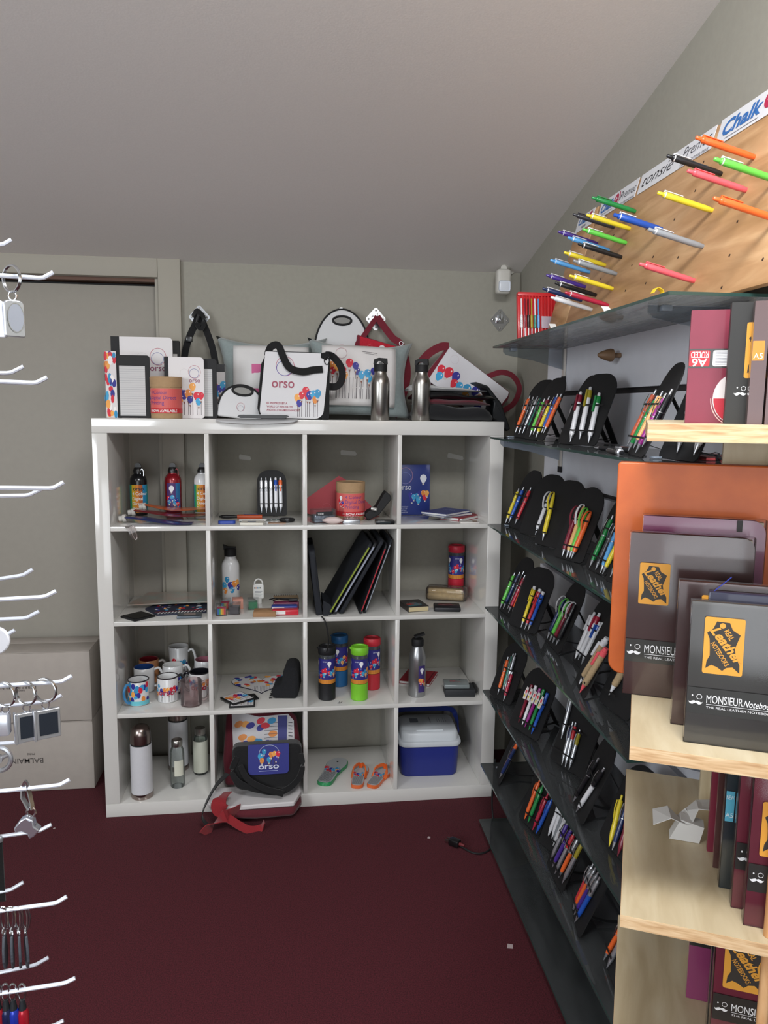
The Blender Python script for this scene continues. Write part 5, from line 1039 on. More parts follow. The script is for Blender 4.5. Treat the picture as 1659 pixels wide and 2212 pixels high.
t = thing('spiral_notebook', 'small brown spiral notebook at the back right of second row cubby', 'notebook', (.675, .245, z2), .05); MB().box(-.048, .048, -.03, .03, 0, .018).build('pages', mat('#c8bda4', .8, noise=.2, scale=200), t); MB().box(-.050, .050, -.032, .032, .0182, .0202).build('cover', mat('#8a7458', .7), t)
b = MB(); [b.tube([(-.045+i*.0075, .032+.006*cos(a), .012+.011*sin(a)) for a in [2*pi*j/8 for j in range(8)]], .001, 5, closed=True) for i in range(13)]; b.build('spiral_wire', BLACK, t)
t = thing('cable', 'black folded charging cable lying on the red and blue cases', 'cable', (.665, .125, z2+.0335)); MB().tube(cat_path([(-.055, .02, .003), (-.03, .035, .004), (.0, .01, .004), (.05, .0, .006), (.045, .02, .004), (-.01, .025, .005), (-.04, .0, .004)], 5), .0025, 6).build('cord', BLACK, t); MB().box(.02, .055, -.012, .008, .0, .011, bev=.003).build('plug', BLKG, t)
for j, (c, x, y, zz, lab) in enumerate([('#c02334', .672, .055, 0, 'red case with white label at the front right of second row cubby'), ('#27408f', .668, .095, .0, 'blue case just behind the red one, white label'), ('#6a1a40', .675, .135, 0, 'dark magenta case behind the blue one')]):
    t = thing('spectacle_case', lab, 'case', (x, y, z2), -.02, 'small coloured cases in the second row'); hgt = .022+.0045*j; MB().box(-.050, .050, -.018, .018, 0, hgt, bev=.005).build('case_body', plastic(c), t)
    if j < 2: MB().box(-.046, -.0, -.0186, -.0182, .005, hgt-.004).build('label', mat('#e0dcda', .5), t)
t = thing('paper_sticker', 'crumpled patterned sticker lying beside the clear green cube', 'sticker', (.618, .13, z2+.001), .2); MB().prism([(-.022, -.012), (.02, -.01), (.026, .012), (.0, .018), (-.018, .01)], 0, .002, lambda u, v, q: Vector((u, v, q+.1*max(0, u)))).build('sheet', mat('#c4bab4', .5, noise=.3, scale=100), t)

# black zip folders leaning in the third cubby of row two
NAVB = mat('#161a22', .75, noise=.06, scale=150, bump=.1)
def leaning(xb, xt, y0, depth, hgt, th, m, label, edge=None, name='zip_folder', ty=0):
    """folder whose thickness runs along x; it leans so its top is at xt"""
    t = thing(name, label, 'folder', (0, 0, 0), group='black folders standing in the third cubby of row two')
    bx = Vector((xb, y0, z2)); up = Vector((xt-xb, 0, hgt)).normalized(); H_ = sqrt((xt-xb)**2+hgt**2)
    F = lambda u, v, q: bx+Vector((0, 1, 0))*u+up*v+up.cross(Vector((0, 1, 0)))*q
    pr = rrect(0, 0, depth, H_, .018); MB().prism(pr, 0, th, F).build('cover', m, t, bev=.003)
    if edge: MB().ribbon([F(-.0012, v, th*.5) for v in (.015, H_*.5, H_-.02)], tuple((F(0, 0, 1)-F(0, 0, 0))), th*.45, .0015).build('coloured_edge', mat(edge, .5), t)
    return t
leaning(.812, .782, .02, .30, .254, .024, NAVB, 'dark blue folder standing alone upright at the left of its cubby')
leaning(.838, 1.000, .015, .32, .275, .012, NAVB, 'leftmost leaning black folder with the lime green edge', '#8a9a2c')
leaning(.858, 1.020, .02, .32, .278, .012, mat('#101318', .5, coat=.3), 'black folder with thin silver zip leaning right behind the green edged one', '#9aa0b0')
leaning(.886, 1.046, .025, .32, .284, .014, NAVB, 'thick plain black folder in the middle of the leaning row')
leaning(.958, 1.058, .02, .32, .272, .008, mat('#15171c', .5), 'leaning folder with the bright red edge, second from right', '#b01c2c')
leaning(.976, 1.078, .03, .31, .286, .008, NAVB, 'rightmost black folder leaning against the divider behind the red edge', '#8a9098')
t = thing('desk_flap', 'dark triangular stand foot beside the upright blue folder', 'stand', (0, 0, 0)); MB().prism([(.8135, .0), (.832, .0), (.850, .028), (.838, .045), (.812, .06)], .02, .16, lambda u, v, q: Vector((u, q, z2+v))).build('foot_panel', NAVB, t)
o = MB().tube(cat_path([(.806, -.006, z2+.006), (.822, -.012, z2-.02), (.832, -.012, z2-.08), (.830, -.004, z2-.115), (.826, .004, z2-.135)], 6), .0028, 8).build('charging_cable', BLACK)
tag(o, 'black cord hanging from the folders into the glass bottle cubby', 'cord')
t = thing('folder_strap', 'thin black elastic string beside the upright blue folder', 'string', (0, 0, 0)); MB().tube([(.780, .01, z2+.258), (.790, .008, z2+.12), (.812, .01, z2+.03)], .0009, 5).build('string', BLACK, t)

def glass_bottle(loc, col, label, rz=0, hgt=.235, group='coloured lid glass bottles with printed sleeves'):
    t = thing('glass_bottle', label, 'bottle', loc, rz, group); r = .0325; c = mat(col, .5, coat=.1); k = hgt/.235
    MB().lathe([(r-.002, 0), (r+.0012, .003), (r+.0012, .074*k)], 32).build('silicone_sleeve', c, t)
    MB().lathe([(r-.001, .0745*k), (r-.001, .196*k), (r*.9, .199*k)], 32, cap=False).build('glass_tube', glassmat('bottle_glass', '#eef3f2', .18, '#c4caca', .03, 1.3), t)
    b = MB(); b.lathe([(r+.0005, .200*k), (r+.0025, .203*k), (r+.0025, .228*k), (r, .233*k), (r*.8, .2335*k), (r*.75, .229*k), (.0005, .229*k)], 32); b.box(-r-.007, -r+.006, -.007, .007, .222*k, .229*k, bev=.002); b.build('lid', c, t)
    P = Print(); W2 = r*pi*.98
    P.rect(-W2, .076*k, W2, .184*k, INK('#2c2a7c'), 1, nx=40); P.rect(-W2, .076*k, W2, .094*k, INK('#d98a34'), 1.5, nx=40)
    for i in range(30): x = -W2+2*W2*i/30; P.rect(x, .076*k, x+.0006, .094*k, INK('#8a4a20'), 2)
    for q in (-.055, .0, .055):
        bulbs(P, q-.026, .088*k, q+.026, .150*k, 5, r=.0075, seed=int(q*100)+9, l=2, stick=False); bulb(P, q+.004, .165*k, .008, INK('#f2f2f6'), 3)
    P.text('orso', -.022, .170*k, .010, INK('#d8d8e8'), 2)
    P.build('printed_sleeve', CF(r), t, lift=.0003); return t
glass_bottle((1.398, .345, z2), '#c01c34', 'red lidded printed bottle standing in the right cubby of row two', .3, .210, 'printed glass bottles')
t = thing('rolled_pack', 'pale yellow rolled cloths in clear wrap lying by the red bottle', 'packet', (1.335, .235, z2), -.32)
b = MB(); rot = Matrix.Rotation(pi/2, 4, 'Y')
for (y, zz, L) in ((-.020, .016, .15), (.014, .016, .15), (-.004, .036, .145)): b.lathe([(.008, 0), (.015, .006), (.0158, .02), (.0158, L-.02), (.014, L-.004), (.006, L)], 14, M=Matrix.Translation((-.078, y, zz))@rot)
b.build('cloth_rolls', mat('#cdb98c', .8, noise=.1, scale=80), t); MB().box(-.084, .086, -.040, .034, .0005, .056, bev=.014, seg=3).build('clear_wrap', glassmat('clear_film', '#e8e4e2', .08, '#d0c8c4'), t)
lying_book((1.175, .105, z2), .18, .085, .115, .020, '#3a3634', 'thick pocket book with coloured cover, front left of right cubby', name='pocket_book', cat='book', pages='#c4b48c', text=[('ABC', -.03, .0, .02)], tc='#5a8a8c')
P = Print(); R = random.Random(2)
for i in range(30): P.rect(-.036+R.random()*.05, -.045+R.random()*.05, -.036+R.random()*.05+.012, -.04+R.random()*.05, INK(random.choice(['#3a7a80', '#b04038', '#8a8a80', '#2c4a6a'])), 1+i*.1)
P.build('cover_print', PF((0, 0, .0205), (1, 0, 0), (0, 1, 0)), bpy.data.objects[[o.name for o in bpy.data.objects if o.name.startswith('pocket_book')][-1]], lift=.0001)
t = thing('wallet', 'black leather wallet with red print at the front of right cubby', 'wallet', (1.302, .072, z2), -.15); MB().box(-.052, .052, -.040, .040, 0, .018, bev=.006, seg=3).build('leather_body', mat('#15151a', .45, bump=.2, scale=200), t)
P = Print(); P.ring(-.008, .006, .026, .002, INK('#a04048'), 1, ry=.014); P.rect(-.03, -.006, .024, .006, INK('#8a4a50'), 1); P.text('ABC', -.02, -.004, .008, INK('#d0c8c8'), 2); P.build('emblem_print', PF((0, 0, .0184), (1, 0, 0), (0, 1, 0)), t)

# ---------------------------------------------------------------- row three: mugs
def mug(loc, rz, label, inside='#dedede', rim=None, handle='#dcdcdc', pr='bulbs', h=.098, r=.040, body='#dcdcdc', top_r=None, glass=False, seed=1):
    t = thing('mug', label, 'mug', loc, rz, 'printed mugs in the third row left cubby'); rb = r*.98 if top_r is None else r; rt = top_r or r
    m = mat(body, .15, coat=.6) if not glass else glassmat('mug_glass', '#f4ecec', .10, '#d8cccc', .03, 1.3); mi_ = mat(inside, .2, coat=.5) if not glass else m
    b = MB(); b.lathe([(rb*.86, 0), (rb, .003), (rt, h-.002), (rt-.0012, h)], 36, m, cap=False); b.lathe([(rb*.86, 0), (.0001, .0005)], 36, m, cap=False)
    b.norec = 0; b.build('body', None, t)
    b = MB(); b.lathe([(rt-.0012, h), (rt-.004, h-.002), (rb-.004, .006), (.0001, .0055)], 36, cap=False); b.build('inside', mi_, t)
    if rim: MB().lathe([(rt+.0004, h-.004), (rt+.0006, h), (rt-.002, h+.0006), (rt-.004, h-.002)], 36, cap=False).build('rim', mat(rim, .2, coat=.5), t)
    hp = cat_path([(rt-.003, 0, h*.84), (rt+.016, 0, h*.90), (rt+.028, 0, h*.68), (rt+.026, 0, h*.40), (rt+.012, 0, h*.18), (rb-.003, 0, h*.16)], 5)
    MB().tube(hp, .0052, 10, flat=1.0).build('handle', mat(handle, .15, coat=.6) if not glass else m, t)
    P = Print(); F = CF(max(rb, rt) if top_r is None else r, 0, a0=-pi/2-rz)
    if top_r:
        F = lambda u, v, q=0: CF(rb+(rt-rb)*v/h, 0, a0=-pi/2-rz)(u, v, q)
    if pr == 'bulbs':
        bulbs(P, -.050, h*.08, .050, h*.72, 7, r=.0085, seed=seed, l=2); 
    if pr == 'orso':
        bulbs(P, -.052, h*.06, .052, h*.80, 8, r=.0075, seed=seed, l=1); P.text('orso', -.030, h*.34, .032, INK('#a82a48'), 14, bold=.02)
    if pr == 'deco':
        for i in range(26): R_ = random.Random(i+seed); P.ell(-.05+R_.random()*.10, h*(.15+R_.random()*.72), .008, .012, INK(PAL[R_.randrange(8)]), 1+i*.1, 10)
        P.rect(-.056, h*.05, .056, h*.22, INK('#6ac0cc'), 5, nx=16)
    if P.items: P.build('picture_print', F, t, lift=.0002)
    return t
mug((.112, .105, z3), -2.25, 'mug with light blue handle and colourful print at the front left', handle='#3f8fc8', pr='deco', rim='#2a2a30', seed=3)
mug((.218, .130, z3), .62, 'white orso mug with black rim and black handle at the front middle', rim='#2a2428', handle='#1c1c20', pr='orso', seed=2)
mug((.313, .072, z3), .12, 'clear glass mug at the front right of the mug cubby', glass=True, pr='', rim=None)
mug((.110, .245, z3), .15, 'white mug with dark blue inside behind the blue handled mug', inside='#23407a', pr='', h=.098)
mug((.219, .262, z3), .25, 'plain white mug behind the orso mug in the middle', pr='bulbs', inside='#d6d6d4', seed=8)
mug((.335, .172, z3), 2.9, 'white mug with black inside and bulb print beside the divider', inside='#16161c', pr='orso', rim='#16161c', handle='#16161c', seed=4)
mug((.112, .345, z3), .1, 'orange mug with dark red inside at the back left', inside='#8c2430', body='#c08458', pr='', handle='#c8c4c0')
mug((.232, .350, z3), -.12, 'tall white latte mug with large handle at the back', h=.148, r=.032, top_r=.041, pr='bulbs', seed=6)
mug((.340, .318, z3), 2.2, 'white mug with pink inside at the back right corner', inside='#a86a78', pr='bulbs', seed=5)

t = thing('heart_mat', 'heart shaped printed mat lying in the second cubby of row three', 'mat', (.575, .275, z3), .0)
hp = []
for i in range(40): a = 2*pi*i/40; x = 16*sin(a)**3; y = 13*cos(a)-5*cos(2*a)-2*cos(3*a)-cos(4*a); hp.append((x*.0078, y*.0070))
G3 = lambda u, v, q: Vector((u, v, q)); MB().prism(hp, 0, .003, G3).build('mat_sheet', mat('#d8d6d6', .6), t)
P = Print(); R = random.Random(8)
for i in range(46): x = -.105+R.random()*.21; y = -.03+R.random()*.11; P.ell(x, y, .013, .009, INK(PAL[R.randrange(8)] if R.random() < .75 else '#e6e2e2'), 1+i*.05, 10, rot=R.random()*3)
for i in range(12): P.line(-.035+i*.006, -.10+abs(i-6)*.004, -.035+i*.006, -.035, .0012, INK('#4a4448'), 1)
P.build('heart_print', PF((0, 0, .0033), (1, 0, 0), (0, 1, 0)), t, lift=.0001)
b = MB(); b.tube([(x, y, .0015) for x, y in hp], .0018, 6, closed=True); b.build('dark_edge', mat('#26243a', .7), t)
for j, (x, y, rz_, lab) in enumerate([(.505, .065, .02, 'lower black edged coaster of the pair in row three'), (.485, .090, .62, 'upper printed coaster with bulbs turned on top of the pair')]):
    t = thing('coaster', lab, 'coaster', (x, y, z3+.0075*j), rz_, 'printed coasters in row three')
    MB().box(-.048, .048, -.048, .048, 0, .007, bev=.002).build('rubber_base', BLACK, t); MB().box(-.043, .043, -.043, .043, .0072, .0078).build('white_face', mat('#dad8d8', .5), t)
    P = Print(); bulbs(P, -.04, -.038, .04, .034, 6, r=.010, seed=3, l=1); P.build('picture_print', PF((0, 0, .0081), (1, 0, 0), (0, 1, 0)), t, lift=.0001)
t = thing('coaster', 'third coaster partly hidden under the turned printed pair', 'coaster', (.530, .115, z3), .35, 'printed coasters in row three'); MB().box(-.030, .030, -.030, .030, 0, .006, bev=.002).build('rubber_base', BLACK, t)
t = thing('rolled_towel', 'black knitted towel folded over itself beside the divider in row three', 'towel', (.678, .12, z3), -.12)
b = MB(); sp = [(-.004+.048*cos(a)*(1-.04*a), .052+.046*sin(a)*(1-.045*a)) for a in [i*.35 for i in range(28)]]
outl = [(-.055, 0), (.040, 0), (.046, .03), (.044, .10), (.036, .125), (.01, .130), (-.012, .12), (-.018, .08), (-.020, .052), (-.05, .050), (-.062, .03)]
b.prism(outl, -.10, .03, XF((0, 0, 0))); b.build('towel_body', mat('#141519', .95, bump=1.0, scale=260, noise=.3), t, bev=.012)
b = MB(); [b.tube([(-.055, -.03+.012*i, .008+.004*(i % 3)), (-.068, -.03+.012*i, .004+.005*(i % 2))], .002, 5) for i in range(9)]; b.build('fringe', BLACK, t)
glass_bottle((.832, .085, z3), '#17181c', 'black lidded glass bottle at the front left of its cubby', .1, .215)
glass_bottle((.958, .070, z3), '#7ac62c', 'lime green lidded glass bottle at the front right of its cubby', .0, .215)
glass_bottle((.892, .230, z3), '#1a5f96', 'blue lidded glass bottle standing behind the black one', -.5, .215)
glass_bottle((1.020, .180, z3), '#bc2433', 'red lidded glass bottle standing behind the green one', .7, .215)
single('cable_tie', 'tiny black wire tie lying before the black lidded bottle', 'wire tie', MB().tube([(0, 0, 0), (.012, -.004, .001), (.02, .004, .004)], .0008, 5).tube([(.006, 0, 0), (.01, .012, .001)], .0008, 5), BLACK, (.868, .028, z3+.001))
t = thing('silver_bottle', 'silver metal bottle with open black flip lid in row three', 'bottle', (1.190, .085, z3), 0); r = .034
MB().lathe([(r-.003, 0), (r, .004), (r, .150), (r*.96, .166), (r*.80, .185), (r*.66, .198), (r*.64, .206)], 36).build('body', mat('#a8a9ab', .3, .9, noise=.04, scale=200), t)
b = MB(); b.lathe([(r*.70, .204), (r*.72, .210), (r*.72, .226), (r*.66, .232)], 24); b.prism(rrect(0, 0, .042, .008, .003), -.012, .012, PF((-.012, 0, .236), (.95, 0, .30), (-.30, 0, .95))); b.build('flip_lid', BLACK, t)
P = Print(); P.rect(.0, .022, .030, .130, INK('#3a2c6a'), 1, nx=6); bulb(P, .014, .112, .008, INK('#e8e8f0'), 2); bulbs(P, .002, .03, .028, .085, 3, r=.007, seed=3, l=2, stick=False); P.build('printed_panel', CF(r), t)
lying_book((1.230, .268, z3), -.42, .13, .155, .012, '#8c1526', 'red notebook lying behind the silver bottle', text=[('NEW', -.045, .03, .018)], tc='#c8888c', band='#5a0e18')
t = thing('gift_box', 'dark grey gift box under a clear card case in row three', 'box', (1.362, .085, z3), -.10); MB().box(-.060, .060, -.042, .042, 0, .030, bev=.003).build('box_body', mat('#222427', .6), t); MB().lathe([(.010, 0), (.010, .07)], 12, M=Matrix.Translation((.062, -.03, .022))@Matrix.Rotation(-pi/2, 4, 'X')).build('side_roll', BLACK, t)
t = thing('card_case', 'clear grey card case with red lettering on top of the gift box', 'case', (1.350, .090, z3+.0305), -.10); MB().box(-.050, .050, -.036, .036, 0, .016, bev=.003).build('case_body', mat('#7c8484', .2, coat=.6), t)
P = Print(); P.text('smart', -.024, .010, .012, INK('#b03040'), 1, bold=.02); P.text('CARD CASE', -.024, -.001, .008, INK('#b03040'), 1); P.build('lettering', PF((0, 0, .0163), (1, 0, 0), (0, 1, 0)), t)

# ---------------------------------------------------------------- row four
def flask(loc, label, h, r=.0405):
    t = thing('vacuum_flask', label, 'flask', loc, 0, 'white flasks with steel domes'); k = h/.30
    S2 = mat('#9c8f8a', .22, 1)
    MB().lathe([(r*.98, 0), (r+.001, .003), (r+.001, .020)], 36).build('steel_base', S2, t)
    MB().lathe([(r, .0205), (r*1.0, .12*k), (r*.985, .215*k), (r*.98, .222*k)], 36).build('white_body', mat('#d2d2d6', .35, coat=.3, noise=.02, scale=100), t)
    MB().lathe([(r*.94, .2225*k), (r*.94, .228*k)], 36).build('black_ring', BLACK, t)
    MB().lathe([(r*.95, .2285*k), (r*.93, .262*k), (r*.86, .280*k), (r*.66, .294*k), (r*.4, .299*k), (.0001, .300*k)], 36, cap=False).build('dome_cap', S2, t); return t
flask((.124, .055, z4), 'tall white flask with steel dome at the front left of bottom row', .285)
flask((.232, .275, z4), 'white flask at the back of the bottom left cubby, dome hidden by shelf', .285, .040)
GB = glassmat('clear_glass', '#f2f6f4', .08, '#d0d6d4', .02, 1.28)
def small_glass(loc, label, full):
    t = thing('glass_flask', label, 'bottle', loc, 0, 'small glass bottles with steel lids'); r = .0285 if full else .0275
    MB().lathe([(r*.9, .0), (r, .004), (r, .135), (r*.94, .150), (r*.74, .163), (r*.70, .170)], 32, cap=True).build('glass_body', GB, t)
    MB().lathe([(r*.74, .166), (r*.76, .168), (r*.76, .190), (r*.70, .192)], 28).build('steel_lid', STEEL, t)
    if full: MB().lathe([(r+.0006, .010), (r+.0008, .012), (r+.0008, .140), (r+.0004, .142)], 32, cap=False).build('paper_wrap', mat('#c9cabb', .5), t)
    else: P = Print(); P.rect(-.008, .052, .028, .115, mat('#d2d2c2', .5), 1, nx=8); P.build('paper_label', CF(r), t)
    return t
small_glass((.248, .120, z4), 'clear glass bottle with cream label in the bottom left cubby', False)
small_glass((.326, .225, z4), 'cream wrapped glass bottle beside the divider in the bottom left cubby', True)

# pile of bags sticking out of the second bottom cubby
t = thing('printed_bag', 'large dark red printed bag leaning in the second bottom cubby', 'bag', M=Lr(.435, .060, z4+.02, -.42, 0, 0)); F = XF((0, 0, 0))
MB().prism([(.0, 0), (.285, 0), (.298, .10), (.280, .25), (.262, .27), (.03, .285), (.0, .27), (-.01, .1)], -.055, 0, F).build('body', cloth('#5a1422'), t, bev=.012)
MB().prism([(.035, .04), (.272, .04), (.268, .235), (.245, .262), (.13, .255), (.022, .282)], .0, .004, F).build('flap', mat('#cfccce', .6, bump=.1, scale=25), t)
P = Print(); P.poly([(.205, .05), (.236, .05), (.242, .256), (.205, .257)], INK('#2c2f7a'), 3)
R = random.Random(5)
for i in range(24): x = .050+.14*R.random(); y = .12+R.random()*.125; P.ell(x, y, .018, .012, INK(PAL[R.randrange(8)]), 1+i*.08, 12, rot=R.random()*.6)
for i in range(8): P.line(.15, .13+i*.014, .205, .132+i*.014, .0016, INK('#3a3640'), 2)
for i in range(14): P.line(.246, .06+i*.013, .262, .058+i*.013, .003, INK('#3a3640'), 2)
P.build('picture_print', XF((0, -.0042, 0)), t, lift=.0003)
t = thing('cooler_bag', 'black bag with blue orso flap and handles on the bag pile', 'bag', M=Lr(.470, -.062, z4+.055, -.16, 0, .02))
MB().prism(rrect(.0, .0, .262, .165, (.05, .05, .025, .025), 6), -.085, 0, F).build('body', BLACKCLOTH, t, bev=.012)
MB().prism(rrect(.060, .060, .212, .172, (.016, .016, .004, .004)), .0005, .006, F).build('flap', mat('#2b3182', .45, coat=.2), t)
P = Print(); G0 = XF((0, -.0064, 0)); P.ring(.138, .138, .038, .002, INK('#a8b0c8'), 1, ry=.032, a0=-.3, a1=pi+.3); bulbs(P, .100, .094, .178, .160, 6, r=.0095, seed=2, l=2, stick=True); P.text('orso', .098, .082, .030, INK('#d4d8ec'), 16, w=.076, bold=.02); P.rect(.100, .072, .170, .074, INK('#a8b0d8'), 2); P.build('logo_print', G0, t, lift=.0003)
b = MB(); b.ribbon(cat_path([(.02, -.002, .13), (.0, -.010, .08), (.03, -.016, .035), (.10, -.02, .008), (.18, -.02, -.004), (.24, -.012, .03), (.262, -.006, .08), (.255, -.002, .13)], 6), [(0, 0, 1)]*80, .022, .004)
b.ribbon(cat_path([(.03, -.012, .10), (.06, -.022, .05), (.12, -.03, .015), (.19, -.026, -.01)], 6), [(0, 0, 1)]*80, .022, .004); b.build('handles', BLACKCLOTH, t)
t = thing('flat_bag', 'white printed folded bag at the bottom of the pile over the edge', 'bag', (0, 0, 0)); F2 = lambda u, v, q: Vector((u, v, z4+.012+q-max(0, -v-.03)*.15))
MB().prism([(.405, .03), (.375, -.06), (.40, -.105), (.70, -.095), (.728, -.03), (.722, .03)], .0, .018, F2).build('white_cover', mat('#d0cccc', .6, bump=.1, scale=25), t, bev=.004); MB().prism([(.43, -.006), (.44, -.100), (.56, -.112), (.70, -.105), (.728, -.05), (.728, -.006)], -.034, -.002, F2).build('red_underside', cloth('#581420'), t, bev=.012)
t = thing('bag_strap', 'red strap with ends spilling from the bag pile onto the carpet', 'strap', (0, 0, 0)); b = MB()
b.ribbon(cat_path([(.50, -.10, .060), (.45, -.135, .052), (.40, -.155, .030), (.375, -.165, .004)], 6), [(.5, .3, .2)]*40, .05, .003)
b.ribbon(cat_path([(.45, -.13, .050), (.50, -.150, .022), (.54, -.158, .006), (.575, -.15, .006), (.59, -.145, .03)], 6), [(.2, .6, .5)]*40, .030, .003)
b.ribbon(cat_path([(.455, -.075, .115), (.430, -.105, .10), (.425, -.115, .075), (.445, -.115, .06)], 5), [(.7, .1, .4)]*40, .055, .003); b.build('webbing', cloth('#8a1a22'), t)
t = thing('bag_strap', 'black strap looping down over the bottom board at the bag pile', 'strap', (0, 0, 0)); b = MB(); b.ribbon(cat_path([(.452, -.03, .165), (.415, -.075, .145), (.382, -.11, .10), (.366, -.13, .055), (.385, -.135, .022)], 6), [(0, 1, .2)]*60, .020, .003); b.build('webbing', BLACKCLOTH, t)

# flip flops
def flip_flop(M, label, sole, strapc, straps=True, k=1.0):
    t = thing('flip_flop', label, 'shoe', M=M, group='printed flip flops'); L = .215*k
    out = [(-.026, .012), (-.012, .001), (.012, .001), (.027, .014), (.030, .05), (.029, .085), (.036, .13), (.042, .165), (.034, .198), (.012, .215), (-.014, .210), (-.034, .185), (-.038, .15), (-.031, .11), (-.029, .06)]
    out = [(p[0]*k, p[1]*k) for p in cat_path([(x, y, 0) for x, y in out], 3, closed=True)]
    MB().prism(out, 0, .014, G3).build('sole', plastic(sole), t, bev=.002)
    ins = [(x*.93, .004+y*.965) for x, y in out]; MB().prism(ins, .0142, .0156, G3).build('footbed', mat('#a8acae', .6), t)
    P = Print()
    for i in range(11): P.rect((-.022+i*.0042)*k, .010*k, (-.0205+i*.0042)*k, .095*k, INK('#3a3640'), 1)
    bulbs(P, -.030*k, .05*k, .032*k, .135*k, 6, r=.009*k, seed=1, l=2, stick=False); P.build('picture_print', PF((0, 0, .0158), (1, 0, 0), (0, 1, 0)), t, lift=.0002)
    if straps:
        b = MB(); b.ribbon(cat_path([(-.030*k, .085*k, .012), (-.028*k, .12*k, .034), (-.006*k, .165*k, .036), (0, .178*k, .014)], 6), [(.3, .3, 1)]*40, .013, .004); b.ribbon(cat_path([(.032*k, .085*k, .012), (.031*k, .12*k, .034), (.012*k, .165*k, .036), (.002, .178*k, .014)], 6), [(-.3, .3, 1)]*40, .013, .004); b.build('strap', plastic(strapc), t)
    else: MB().lathe([(.004, 0), (.004, .001)], 12, M=Matrix.Translation((.0, .175*k, .0157))).build('toe_hole', BLACK, t)
    return t
flip_flop(Lr(.815, .055, z4, 0, 0, -.38), 'green soled flip flop without strap at the left of its cubby', '#1f8a50', '#1f8a50', False, 1.08)
flip_flop(Lr(.945, .018, z4, 0, 0, -.20), 'left orange flip flop of the pair in the bottom row', '#d8642a', '#e06a2c', True, .86)
flip_flop(Lr(1.002, .014, z4, 0, 0, -.50), 'right orange flip flop of the pair, beside the divider', '#d8642a', '#e06a2c', True, .86)
# cooler box
t = thing('cooler_box', 'blue cooler box with white lid in the bottom right cubby', 'cooler', (1.250, .09, z4), -.04)
def loft(sec, m_, nm, n=7, bev=0):
    b = MB(); vs = []; N = None
    for (hw, y0, y1, z, r) in sec:
        pr = rrect(-hw, y0, hw, y1, r, n); N = len(pr); vs += [Vector((x, y, z)) for x, y in pr]
    fs = [(k*N+i, k*N+(i+1) % N, (k+1)*N+(i+1) % N, (k+1)*N+i) for k in range(len(sec)-1) for i in range(N)]+[tuple(range(N-1, -1, -1)), tuple((len(sec)-1)*N+i for i in range(N))]
    b.add(vs, fs); return b.build(nm, m_, t, smooth=50)
loft([(.108, .006, .196, 0, .025), (.116, .001, .204, .010, .03), (.122, -.003, .208, .130, .032)], mat('#1d2a7c', .5, coat=.1), 'body')
loft([(.127, -.009, .214, .1305, .036), (.130, -.012, .217, .140, .038), (.127, -.008, .214, .150, .038), (.118, .0, .204, .1515, .034), (.116, .004, .200, .178, .032), (.108, .014, .190, .187, .03)], mat('#c9ced2', .4, coat=.1), 'lid')
P = Print(); P.rect(-.07, .105, -.035, .150, INK('#70757c'), 1); P.line(.015, .10, .015, .16, .002, INK('#50555c'), 1); [P.line(.045+i*.009, .105, .045+i*.009, .15-.012*(i % 3), .0016, INK('#60656c'), 1) for i in range(5)]
P.build('lid_marks', PF((0, 0, .1872), (1, 0, 0), (0, 1, 0)), t)
b = MB(); b.tube([(-.055, .022, .1875), (.055, .022, .1875)], .004, 8); b.build('lid_ridge', mat('#c9ced2', .4), t)
b = MB(); b.ribbon(cat_path([(-.134, .10, .145), (-.134, .14, .175), (-.128, .175, .200), (-.10, .185, .212), (0, .186, .214), (.10, .185, .212), (.128, .175, .200), (.134, .14, .175), (.134, .10, .145)], 6), [(0, .3, .3)]*90, .020, .006); b.build('handle', mat('#1a2a6c', .4, coat=.2), t)
# white trunking pipe end behind the cooler
single('wall_trunking', 'short white cable trunking on the back wall seen above the cooler', 'trunking', MB().box(-.014, .014, -.008, .008, .0525, .385, bev=.002), mat('#a9a7a6', .6), (1.385, .4105, .0))
# ---------------------------------------------------------------- floor bits by the glass shelves
o = MB().tube(cat_path([(1.275, -.345, .010), (1.31, -.385, .005), (1.345, -.395, .005), (1.385, -.365, .005), (1.415, -.30, .006), (1.43, -.235, .008), (1.43, -.20, .10), (1.44, -.19, .25)], 8), .0032, 8).build('cord_run', BLACK)
tag(o, 'black power cord lying on the carpet and rising beside the glass shelves', 'cord')
t = thing('power_plug', 'black power plug lying on the carpet before the bookshelf', 'plug', (1.262, -.335, .016), -.75)
MB().box(-.022, .018, -.014, .014, -.012, .012, bev=.005).build('plug_body', BLKG, t); b = MB(); [b.box(-.038, -.0225, y-.001, y+.001, -.004, .004) for y in (-.007, .007)]; b.build('prongs', STEEL, t); MB().lathe([(.006, 0), (.004, .02)], 10, M=Matrix.Translation((.018, 0, 0))@Matrix.Rotation(pi/2, 4, 'Y')).build('strain_relief', mat('#6a1c22', .6), t)
t = thing('cord_tag', 'small red tag on the black cord on the carpet', 'tag', (1.392, -.358, .010), .5); MB().box(-.006, .010, -.006, .006, 0, .006, bev=.001).build('tag_body', mat('#6a1c22', .6), t)
for (x, y, s, lab) in [(1.18, -.27, .006, 'tiny white paper scrap on the carpet in front of the bookshelf'), (1.306, -.86, .010, 'small pale fluff scrap on the carpet near the glass shelves'), (-.17, -.06, .004, 'tiny white speck on the carpet before the cardboard boxes')]:
    single('paper_scrap', lab, 'scrap', MB().prism([(-s, -s*.6), (s*.6, -s), (s, s*.5), (-s*.4, s)], .001, .003, G3), mat('#b8a8a8', .8), (x, y, 0))

